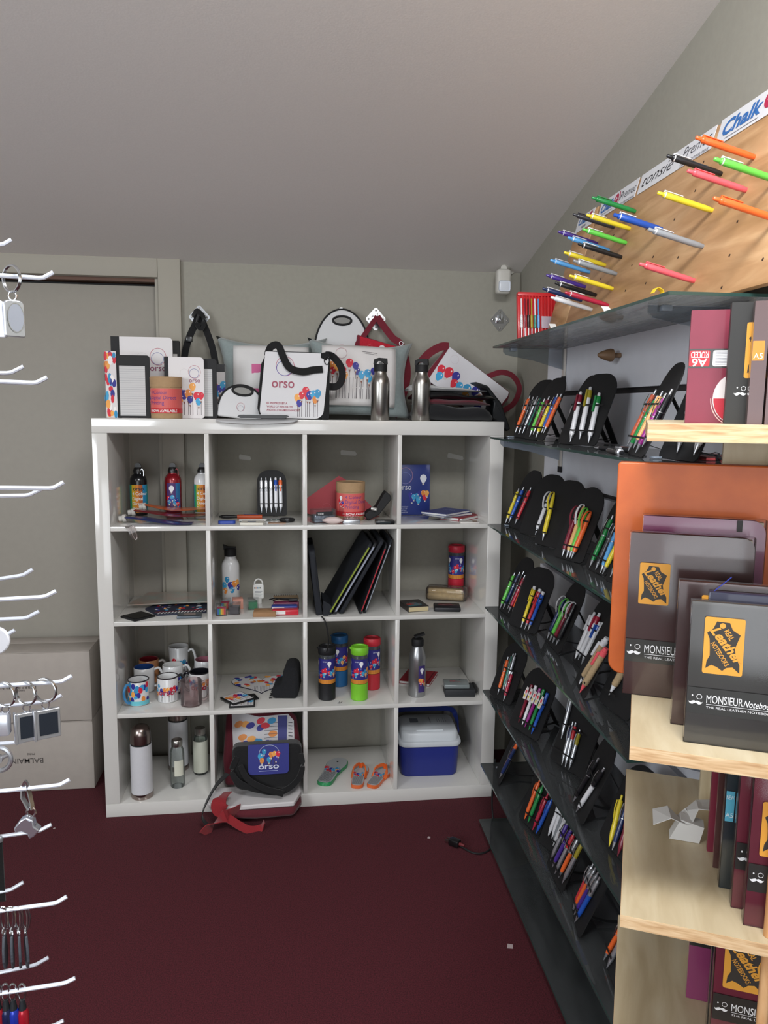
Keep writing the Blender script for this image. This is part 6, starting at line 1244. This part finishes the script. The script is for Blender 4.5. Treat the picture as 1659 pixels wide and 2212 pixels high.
# ---------------------------------------------------------------- wooden book display stand in the foreground
UO = Vector((1.13, -1.895, 0)); UU = Vector((.902, -.432, 0)).normalized(); UV = Vector((.432, .902, 0)).normalized()
UM = lambda u, d, z: Matrix.Translation(UO+UU*u+UV*d+Vector((0, 0, z)))@Matrix((UU, UV, Vector((0, 0, 1)))).transposed().to_4x4()
BIRCH = woodmat('birch_face', '#b9a684', '#c8b796', '#d2c4a6', 5, (6, 1, 1), .5, .1)
BEDGE = woodmat('plywood_edge', '#c09468', '#dcb88c', '#ecd0a8', 14, (1.2, 1.2, 14), .6)
st = thing('book_stand', 'birch plywood book display stand with four shelves in the right foreground', 'display stand', M=UM(0, 0, 0))
W_ = .285
for z, th, d1 in ((1.521, .023, .46), (1.085, .020, .47), (.836, .019, .47), (.524, .019, .47), (.10, .019, .47)):
    b = MB(); b.box(0, W_, 0, d1, z-th+.0006, z-.0006, BEDGE); b.box(.0004, W_, .0004, d1, z-.0006, z, BIRCH); b.box(.0004, W_, .0004, d1, z-th, z-th+.0006, BIRCH); b.build('shelf_board', None, st, smooth=0)
for za, zb in ((1.0855, 1.4975), (.8365, 1.0645), (.5245, .8165), (.1005, .5045)): b = MB(); b.box(.127, .28, .374, .392, za, zb, BIRCH); b.build('back_panel', None, st, smooth=0)
for u in (.192,):
    for za, zb in ((1.0855, 1.0855), (.8365, 1.0645), (.5245, .8165), (.1195-.0185+.0, .5045)):
        if zb > za: MB().lathe([(.0075, za), (.0075, zb)], 20, M=Matrix.Translation((u, .019, 0))).build('dowel', woodmat('dowel_wood', '#b5814f', '#cc9a68', '#dcb080', 8, (6, 6, 1)), st)
for u in (.02, .235): MB().box(u, u+.03, .05, .42, 0, .0805, bev=.002).build('foot', BIRCH, st)
MAROON = mat('#7a2238', .5, coat=.3, noise=.05, scale=30, bump=.06); BROWN = mat('#4e302e', .35, coat=.9, noise=.06, scale=30, bump=.08); DKB = mat('#262523', .6, coat=.1, bump=.08, scale=30); GREYB = mat('#4c4c48', .4, coat=.8, bump=.05, scale=25); MAG = mat('#8c3a68', .35, coat=.9)
ORG = '#e2a03c'
def hide(P, x, y, w, h, l=1, dark='#37332f', k=None):
    """orange sticker with a stretched hide silhouette and slanted lettering"""
    P.poly(rrect(x, y, x+w, y+h, w*.06), INK(ORG), l)
    pts = [(.30, .93), (.62, .92), (.70, .80), (.90, .72), (.84, .60), (.78, .48), (.82, .32), (.92, .20), (.93, .05), (.75, .15), (.60, .13), (.50, .07), (.36, .13), (.22, .16), (.08, .09), (.10, .22), (.17, .32), (.16, .48), (.14, .62), (.07, .72), (.22, .80)]
    P.poly([(x+a*w, y+b*h) for a, b in pts], INK(dark), l+1); P.ell(x+.45*w, y+.86*h, w*.075, w*.075, INK(ORG), l+2, 16)
    a = -.98
    P.text('REAL', x+.48*w, y+.765*h, w*.20, INK(ORG), l+2, rot=a, w=w*.30, bold=.02)
    P.line(x+.40*w, y+.70*h, x+.60*w, y+.48*h, w*.012, INK(ORG), l+2)
    P.text('Leather', x+.14*w, y+.76*h, w*.36, INK(ORG), l+3, rot=a+.08, w=h*.74, bold=.03, shear=.25)
    P.text('NOTEBOOKS', x+.17*w, y+.53*h, w*.18, INK(ORG), l+2, rot=a, w=h*.46, bold=.01)
def moustache(P, x, y, s, l, ink='#e8e8ea'):
    I = INK(ink); P.ell(x-s*.42, y+s*.62, s*.10, s*.12, I, l, 12); P.ring(x+s*.42, y+s*.50, s*.34, s*.06, I, l, 22)
    top = [(-1, .18), (-.9, .05), (-.7, .08), (-.45, .20), (-.2, .26), (0, .14), (.2, .26), (.45, .20), (.7, .08), (.9, .05), (1, .18)]
    bot = [(.92, -.08), (.7, -.26), (.45, -.30), (.2, -.16), (0, -.04), (-.2, -.16), (-.45, -.30), (-.7, -.26), (-.92, -.08)]
    P.poly([(x+a*s*.85, y-s*.28+b*s*.9) for a, b in top+bot], I, l)
def brandband(P, w, y0, y1, l=1, wide=True, s=None, band='#2c2c2a', ink='#e8e8ea', L=None):
    P.rect(0.0003, y0, w-.0003, y1, mat(band, .35, coat=.6), l); hgt = y1-y0; s = s or hgt*.30; ym = (y0+y1)/2
    moustache(P, s*1.0+.001, ym, s, l+1, ink)
    x = s*2.1+.003; L = L or (w-x-.006)
    P.text('MONSIEUR', x, ym-s*.18, s*1.5, INK(ink), l+1, w=L*.54); P.text('Notebook', x+L*.55, ym-s*.18, s*1.25, INK(ink), l+1, w=L*.45, bold=.008, shear=.35)
    P.line(x, ym-s*.38, x+L, ym-s*.38, s*.06, INK(ink), l+1); P.text('THE REAL LEATHER NOTEBOOK', x, ym-s*.92, s*.42, INK(ink), l+1, w=L)
def nbook(u, d, z, w, h, th, m, label, sticker=None, band=None, tilt=0, yaw=0, group='wrapped leather notebooks on the birch stand', extra=None, s=None, wrap=True, r=.006, tL=None):
    """front face towards the camera side, local x right, y back, z up"""
    M = UM(u, d, z)@Matrix.Rotation(yaw, 4, 'Z')@Matrix.Rotation(-tilt, 4, 'X'); t = thing('leather_notebook', label, 'notebook', M=M, group=group)
    F = XF((0, 0, 0)); MB().prism(rrect(0, 0, w, h, (.001, r, r, .001)), -.0025, 0, F).prism(rrect(0, 0, w, h, (.001, r, r, .001)), -th, -th+.0025, F).box(0, .003, .0025, th-.0025, .0, h).build('cover', m, t, smooth=30)
    MB().box(.0035, w-.003, .0027, th-.0027, .003, h-.003).build('pages', mat('#c9c0ae', .7), t, smooth=0)
    P = Print()
    if sticker: hide(P, *sticker)
    if band: brandband(P, w, *band, s=s, L=tL)
    if extra: extra(P, w, h)
    if P.items: P.build('front_print', XF((0, -.0027, 0)) if (wrap and z < 1.5) else F, t, lift=.00018)
    if wrap and z < 1.5:
        b = MB(); b.box(-.0012, w+.0012, -.0025, th+.001, -.0000+.0002, h+.0015, bev=.0008); b.build('clear_wrap', glassmat('shrink_wrap', '#faf8f8', .02, '#c8c4c8', .13, 1.5), t)
    return t
# top board
def a6(P, w, h):
    P.rect(.0003, h*.49, w-.0003, h*.66, mat('#302c2a', .4, coat=.6), 1); P.poly(rrect(.0008, h*.505, .027, h*.645, .002), INK('#c8323c'), 2)
    P.text('A6', .0255, h*.553, .0150, INK('#ece4e2'), 3, rot=pi, w=.021, al='l', bold=.02) if 0 else None
    P.text('A6', .024, h*.572+.0*h, .015, INK('#ece4e2'), 3, rot=pi, w=.020, bold=.02); P.line(.003, h*.583, .025, h*.583, .0007, INK('#ece4e2'), 3); P.text('RULED', .0255, h*.633, .0115, INK('#ece4e2'), 3, rot=pi, w=.023, bold=.01)
    P.poly(rrect(.031, h*.505, .070, h*.645, .003), INK('#e4e4e6'), 2)
    for i in range(9): P.rect(.034, h*(.52+i*.0135), .068, h*(.52+i*.0135)+.0005, INK('#8a8a90'), 3)
    P.poly([(.062+.028*cos(a), h*.22+.034*sin(a)) for a in [pi*.5+pi*i/16 for i in range(17)]], INK('#d8d0d0'), 2); P.poly([(.062, h*.22)]+[(.062+.027*cos(a), h*.22+.033*sin(a)) for a in [pi+pi*.5*i/10 for i in range(11)]], INK('#b82c3c'), 3); P.ring(.062, h*.22, .031, .0012, INK('#e0b8b0'), 3, ry=.037, a0=pi, a1=1.5*pi)
nbook(.050, .115, 1.5212, .105, .154, .016, MAROON, 'dark red ruled notebook leftmost on the top board, upside down label', extra=a6, r=.003)
nbook(.097, .075, 1.5212, .105, .158, .018, DKB, 'black notebook with moustache band, second from left on the top board', sticker=(.020, .060, .045, .072, 1), extra=lambda P, w, h: moustache(P, .017, .042, .009, 3), r=.003)
nbook(.122, .050, 1.5212, .018, .156, .02, BROWN, 'narrow brown notebook with orange size tab on the top board', extra=lambda P, w, h: (P.poly(rrect(.0005, h*.52, .0145, h*.68, .001), INK('#d88a38'), 1), P.text('A5', .002, h*.535, .010, INK('#efe6d8'), 2, w=.011)), r=.002)
nbook(.142, .045, 1.5212, .105, .162, .018, BROWN, 'brown notebook with orange hide sticker near right edge of top board', sticker=(.004, .070, .050, .080, 1), extra=lambda P, w, h: moustache(P, .020, .045, .009, 3), r=.003)
nbook(.178, .020, 1.5212, .105, .158, .018, GREYB, 'dark grey notebook cut off by the frame on the top board', extra=lambda P, w, h: moustache(P, .012, .062, .010, 3), r=.003)
# second board
t = thing('leather_folder', 'large orange tan leather folder standing at the back of second board', 'folder', M=UM(-.041, .30, 1.0855)@Matrix.Rotation(-.0, 4, 'X'))
LTH = mat('#d0682c', .5, coat=.15, noise=.15, scale=14, bump=.15, h2='#b85624'); MB().prism(rrect(0, 0, .335, .366, (.022, .022, .006, .006)), -.016, 0, XF((0, 0, 0))).build('cover', LTH, t, bev=.002); MB().box(.004, .331, .003, .013, .3662, .3672).build('stitched_edge', mat('#7c3c20', .6), t)
nbook(.004, .250, 1.0855, .180, .284, .016, MAG, 'large magenta notebook standing behind the big brown one', r=.02, extra=lambda P, w, h: P.rect(w-.042, h-.018, w-.034, h, INK('#26201f'), 1))
nbook(-.014, .205, 1.0855, .178, .262, .018, BROWN, 'big brown wrapped notebook with orange sticker, left on second board', sticker=(.016, .150, .045, .066, 1), band=(.055, .092), r=.016, s=.0125, tL=.098)
nbook(.056, .100, 1.0855, .165, .212, .014, BROWN, 'brown notebook partly hidden behind the grey front one, second board', sticker=(.030, .125, .045, .070, 1), r=.008)
t = thing('leather_notebook', 'navy notebook edge with blue ribbon sticking out behind grey notebook', 'notebook', M=UM(.090, .072, 1.0855)@Matrix.Rotation(.0, 4, 'Y'), group='wrapped leather notebooks on the birch stand')
MB().box(.003, .15, 0, .012, 0, .206, bev=.002).build('cover', mat('#23243a', .5, coat=.4), t); MB().ribbon([(.010, .006, .2065), (.020, .004, .217), (.030, .002, .228)], (0, 1, 0), .003, .0008).build('ribbon_marker', mat('#2c3c9c', .6), t)
nbook(.0705, .040, 1.0855, .125, .197, .014, GREYB, 'dark grey notebook at the front of second board, orange sticker', sticker=(.017, .100, .050, .078, 1), band=(.043, .079), r=.004, s=.0105, tilt=.03, tL=.084)
# third board
nbook(.128, .21, .8365, .10, .212, .012, MAROON, 'thin dark red notebook at the back of the third board row', wrap=False)
nbook(.133, .165, .8365, .10, .205, .012, BROWN, 'brown notebook behind the teal tabbed one on the third board', wrap=False)
nbook(.138, .115, .8365, .12, .212, .018, mat('#1f3238', .35, coat=.8), 'dark teal notebook with light blue tab on the third board', extra=lambda P, w, h: (P.rect(.0004, h*.50, .012, h*.72, INK('#5ab0cc'), 1), P.text('NEW', .001, h*.66, .009, INK('#e8f0f2'), 2, w=.010), P.text('A5', .001, h*.53, .010, INK('#e8f0f2'), 2, w=.010)))
nbook(.150, .070, .8365, .13, .214, .020, MAROON, 'dark red notebook directly behind the front one, third board', band=(.060, .100))
nbook(.162, .034, .8365, .15, .215, .020, MAROON, 'front dark red notebook with orange sticker on the third board', sticker=(.012, .105, .050, .078, 1), band=(.052, .092), s=.0105, tL=.10)
t = thing('crumpled_paper', 'crumpled white paper packaging lying on the third board', 'paper', M=UM(.100, .250, .8365)); R = random.Random(11)
b = MB()
b.prism([(-.028, 0), (.018, 0), (.024, .028), (-.012, .036)], 0, .026, lambda u, v, q: Vector((u, q*.9-.02, v+.002*(q > .01))))
b.ribbon([(-.055, -.01, .028), (-.030, -.012, .042), (-.012, -.005, .026), (.004, .0, .034)], [(0, 1, .2), (.2, 1, 0), (0, 1, -.3), (0, 1, .4)], .040, .0012)
b.ribbon([(.000, .004, .032), (.014, .01, .052), (.038, .008, .056), (.036, .01, .024)], [(0, 1, .3), (.2, 1, 0), (0, 1, -.2), (0, 1, .1)], .044, .0012); b.build('paper_folds', mat('#cfcdc9', .8), t, smooth=0)
# fourth board
nbook(.118, .275, .5245, .11, .205, .014, MAG, 'magenta notebook with black band at the back of the lowest visible board', band=(.10, .15), wrap=False)
nbook(.142, .165, .5245, .14, .235, .018, mat('#1f3238', .35, coat=.8), 'dark teal notebook behind the front red one on the lowest visible board')
nbook(.141, .120, .5245, .15, .240, .020, MAROON, 'red notebook with orange sticker at the lower right frame corner', sticker=(.012, .150, .058, .088, 1), band=(.095, .138), s=.0112, tL=.10)

# ---------------------------------------------------------------- wire hook stand with key rings at the left edge
WIRE = mat('#e6ecf8', .3, .35)
HD = Vector((.974, .225, 0)).normalized()
ks = thing('hook_stand', 'white wire hook display stand at the left frame edge', 'display stand', loc=(0, 0, 0))
S0 = Vector(HOOKS[1][0]); S1 = Vector(HOOKS[0][0])
dx = -HD*.012
cent = (S0+S1)/2
bb = MB(); Fb = frame((cent.x+dx.x*2, cent.y+dx.y*2, 0), (-HD.y, HD.x, 0), (0, 0, 1)); bb.box(-.065, .065, .0, 1.80, -.02, .0, M=None)
o = bb.build('back_board', mat('#d8d8da', .5), ks, smooth=0); o.matrix_local = Fb
for S_, B_, T_ in HOOKS:
    S_ = Vector(S_); B_ = Vector(B_); T_ = Vector(T_); d = (B_-S_).normalized()
    a = Vector(S_); # extend root to meet the board plane
    k = ((cent+dx*2)-a).dot(HD)/d.dot(HD); a = a+d*k
    mid = B_+(T_-B_)*.25
    b = MB(); b.tube([a, B_-d*.004, B_+(T_-B_)*.12, T_], .0026, 8); b.build('wire_hook', WIRE, ks)
def keyring(loc, label, ringr, axis, build, cat='key ring', ringflat=1.0, ringc=None, wire=.0011, twist=0):
    t = thing('key_ring', label, cat, loc, 0, 'key rings hanging on the wire hooks')
    a = Vector(axis).normalized(); up = Vector((0, 0, 1)); sd = a.cross(up).normalized()
    b = MB()
    for off in (-.0009, .0009): b.tube([sd*ringr*ringflat*cos(q)+up*ringr*sin(q)+a*off for q in [2*pi*i/28 for i in range(28)]], wire, 6, closed=True)
    b.build('split_ring', ringc or mat('#b9bbbd', .2, 1), t); build(t, ringr); return t
def link(t, z0): MB().tube([(.0042*cos(q), 0, z0-.004+.005*sin(q)) for q in [2*pi*i/12 for i in range(12)]], .001, 6, closed=True).build('link', CHROME, t)
toC = Vector((.22, -1, 0)).normalized()
def fob_oval(t, r):
    link(t, -r); M = Matrix.Translation((0, 0, -r-.009))@Matrix.Rotation(.65, 4, 'Z')
    MB().prism(rrect(-.011, -.040, .011, 0, (.002, .002, .006, .006)), -.004, .004, XF((0, 0, 0))).build('fob_body', SILVER, t, bev=.001).matrix_local = M
    P = Print(); P.ell(.001, -.019, .0085, .0155, mat('#8b8f98', .3), 1, 24); P.ring(.001, -.019, .0092, .0008, CHROME, 1.5, ry=.0162); o = P.build('oval_insert', XF((0, -.0042, 0)), t); o.matrix_local = M
keyring(KP['k1r'], 'silver key ring with grey oval insert on the topmost full hook', .0145, (.6, .8, 0), fob_oval, ringflat=1)
def fob_frame(t, r):
    link(t, -r+.0); M = Matrix.Translation((.002, 0, -r-.009))@Matrix.Rotation(.45, 4, 'Z')
    b = MB(); F = XF((0, 0, 0)); o_ = rrect(-.0135, -.036, .0135, 0, .001)
    b.prism(o_, -.003, .003, F); b.box(-.0165, -.0135, -.004, .006, -.037, .001)
    x = b.build('fob_frame', SILVER, t, bev=.0006); x.matrix_local = M
    P = Print(); P.rect(-.0105, -.031, .0105, -.004, mat('#1b222c', .3, coat=.3), 1); x = P.build('dark_insert', XF((0, -.0032, 0)), t); x.matrix_local = M
keyring(KP['r3a'], 'left of two key rings with dark rectangular frames', .0145, (.45, .9, 0), fob_frame)
keyring(KP['r3b'], 'right of two key rings with dark rectangular frames', .0145, (.3, 1, 0), fob_frame)
def fob_block(t, r):
    link(t, -r); MB().box(-.014, .004, -.007, .007, -r-.035, -r-.008, bev=.002).build('fob_body', mat('#d5d9e2', .25, .6), t)
keyring(KP['r3c'], 'key ring with bright metal block cut off by the left frame edge', .0145, (.4, .9, 0), fob_block)
def hang_shape(name, label, loc, fn):
    t = thing(name, label, 'key ring', loc, 0, 'key rings hanging on the wire hooks'); fn(t); return t
def disc(t):
    MB().lathe([(.017, 0), (.0185, .0015), (.0185, .005), (.017, .0065)], 32, M=Matrix.Translation((-.0, .003, -.003))@Matrix.Rotation(pi/2, 4, 'X')).build('disc_body', mat('#e6e8f0', .3, coat=.4), t); MB().tube([(-.004, 0, .0165), (-.004, 0, .030), (-.002, 0, .040)], .0014, 6).build('hanger', WIRE, t)
hang_shape('disc_key_ring', 'round white disc key ring beside the left frame edge', tuple(Vector(KP['disc'])+Vector((-.008, 0, 0))), disc)
def wheel(t):
    M = Matrix.Rotation(pi/2, 4, 'X'); b = MB(); b.tube([(.016*cos(q), 0, .016*sin(q)) for q in [2*pi*i/28 for i in range(28)]], .0032, 8, closed=True)
    for i in range(3): q = 2*pi*i/3+.4; b.tube([(0, 0, 0), (.015*cos(q), 0, .015*sin(q))], .0028, 8)
    b.lathe([(.006, -.003), (.006, .003)], 16, M=M); b.build('wheel_body', SILVER, t); MB().tube([(0, 0, .018), (0, 0, .030)], .0014, 6).build('hanger', WIRE, t)
hang_shape('wheel_key_ring', 'silver steering wheel shaped key ring at the left frame edge', KP['wheel'], wheel)
def house(t):
    b = MB(); b.ribbon([(-.004, 0, .016), (-.005, 0, .0), (.002, 0, -.016)], (.5, .8, 0), .005, .0022); b.ribbon([(.001, 0, .016), (.004, 0, .0), (.006, 0, -.016)], (.5, .8, 0), .005, .0022); b.ribbon(cat_path([(-.004, 0, .015), (-.001, 0, .021), (.002, 0, .015)], 4), (0, 1, 0), .004, .002); b.build('clip_strip', CHROME, t)
    MB().tube([(.004+.005*cos(q), 0, -.020+.006*sin(q)) for q in [2*pi*i/14 for i in range(14)]], .0014, 6, closed=True).build('link', CHROME, t)
    M = Matrix.Translation((0, 0, -.038))@Matrix.Rotation(.5, 4, 'Y'); b = MB(); b.prism([(-.014, -.006), (-.010, -.011), (-.005, -.006), (.003, -.006), (.008, -.011), (.012, -.005), (.014, .004), (.006, .006), (.002, .012), (-.008, .012), (-.012, .006)], -.006, .006, XF((0, 0, 0))); x = b.build('car_body', mat('#d2d6e2', .2, .9), t, bev=.0015); x.matrix_local = M
hang_shape('car_key_ring', 'silver car shaped key ring on a split clip over the carpet', KP['k6'], house)
def leaf(t):
    b = MB()
    for off in (-.001, .001): b.tube([Vector((off+.0042*cos(q), .0, .013+.0150*sin(q))) for q in [2*pi*i/24 for i in range(24)]], .0013, 6, closed=True)
    b.build('split_ring', mat('#b9bbbd', .2, 1), t); MB().tube([(0, .004*cos(q), -.005+.005*sin(q)) for q in [2*pi*i/12 for i in range(12)]], .0012, 6, closed=True).build('link', CHROME, t)
    MB().prism([(-.004, 0), (.004, 0), (.010, -.014), (.011, -.030), (.004, -.043), (-.006, -.044), (-.010, -.028), (-.009, -.012)], -.0016, .0016, PF((0, 0, -.009), (.25, -.97, 0), (0, 0, 1))).build('leather_fob', mat('#3c4048', .5, bump=.4, scale=300), t, bev=.0008)
for i in range(4):
    loc = Vector(KP['f%d' % (i+1)]); t = thing('key_ring', 'dark grey leather fob key ring, %s from left of four on one hook' % ORD[i], 'key ring', tuple(loc), .1*i-.1, 'key rings hanging on the wire hooks'); leaf(t)
def carab(col):
    def f(t):
        b = MB(); b.tube([Vector((.004*cos(q), .002*cos(q), .010+.012*sin(q))) for q in [2*pi*i/20 for i in range(20)]], .0012, 6, closed=True); b.build('split_ring', mat('#b9bbbd', .2, 1), t)
        MB().lathe([(.003, 0), (.0042, -.008), (.0048, -.012)], 12).build('neck', mat('#1c2024', .4), t); MB().lathe([(.0050, -.0122), (.0068, -.016), (.0068, -.058), (.005, -.062)], 16).build('torch_body', mat(col, .25, .4, coat=.6), t)
    return f
for i, (k, c, nm_) in enumerate([('c0', '#b0182c', 'red torch key ring cut off by the left frame edge'), ('c1', '#1c2450', 'dark navy torch key ring on the lowest loaded hook'), ('c2', '#2038b0', 'bright blue torch key ring on the lowest loaded hook'), ('c3', '#b0182c', 'red torch key ring right of the blue one on the lowest hook')]):
    hang_shape('torch_key_ring', nm_, KP[k], carab(c))
def strapf(t):
    MB().box(-.010, .004, -.0015, .0015, -.045, .040, bev=.001).build('strap_body', BLACKCLOTH, t); MB().box(-.011, .005, -.003, .003, .040, .050, bev=.002).build('metal_cap', mat('#aab0b4', .3, .6), t)
hang_shape('strap_key_ring', 'black strap key ring with metal cap at the left frame edge', KP['blk'], strapf)
def whiteblk(t): MB().prism([(-.01, -.040), (.004, -.040), (.001, 0), (-.01, .0)], -.004, .004, XF((0, 0, 0))).build('tag_body', mat('#f0f2fa', .4), t, bev=.001); MB().tube([(-.004, 0, 0), (-.004, 0, .032)], .0012, 6).build('hanger', WIRE, t)
hang_shape('white_key_tag', 'white key tag at the left frame edge beside the oval key ring', KP['wb0'], whiteblk)
# printed graphics, screws and straps belong to the part that carries them (thing > part > sub-part)
HOST = ['flap', 'cover', 'white_body', 'printed_sleeve', 'body', 'card', 'box_body', 'case_body', 'case_shell', 'clear_shell', 'white_face', 'mat_sheet', 'footbed', 'plywood_sheet', 'backing', 'leather_body', 'tin_body', 'lid', 'ribbed_face', 'glass_tube', 'glass_body', 'cushion_body', 'plate']
MOVE = ('picture_print', 'lettering', 'title_print', 'cover_print', 'label_print', 'ring_print', 'logo_print', 'printed_label', 'printed_panel', 'heart_print', 'strap_print', 'front_print', 'emblem_print', 'stripe_print', 'print_patch', 'lined_paper', 'sticker', 'screws', 'peg_holes', 'label_plate', 'pink_square', 'bulb_print', 'lid_marks', 'paper_label', 'black_ring', 'stitched_edge', 'handle_hole')
base = lambda o: o.name.split('.')[0]
for o in list(COL.objects):
    if o.parent is None or o.parent.parent is not None or base(o) not in MOVE or o.children: continue
    sib = {}
    for c in o.parent.children:
        if c is not o and c.type == 'MESH': sib.setdefault(base(c), c)
    h = next((sib[k] for k in (['lid'] if base(o) == 'lid_marks' else HOST) if k in sib), None)
    if h is not None and h.matrix_local == Matrix.Identity(4): o.parent = h
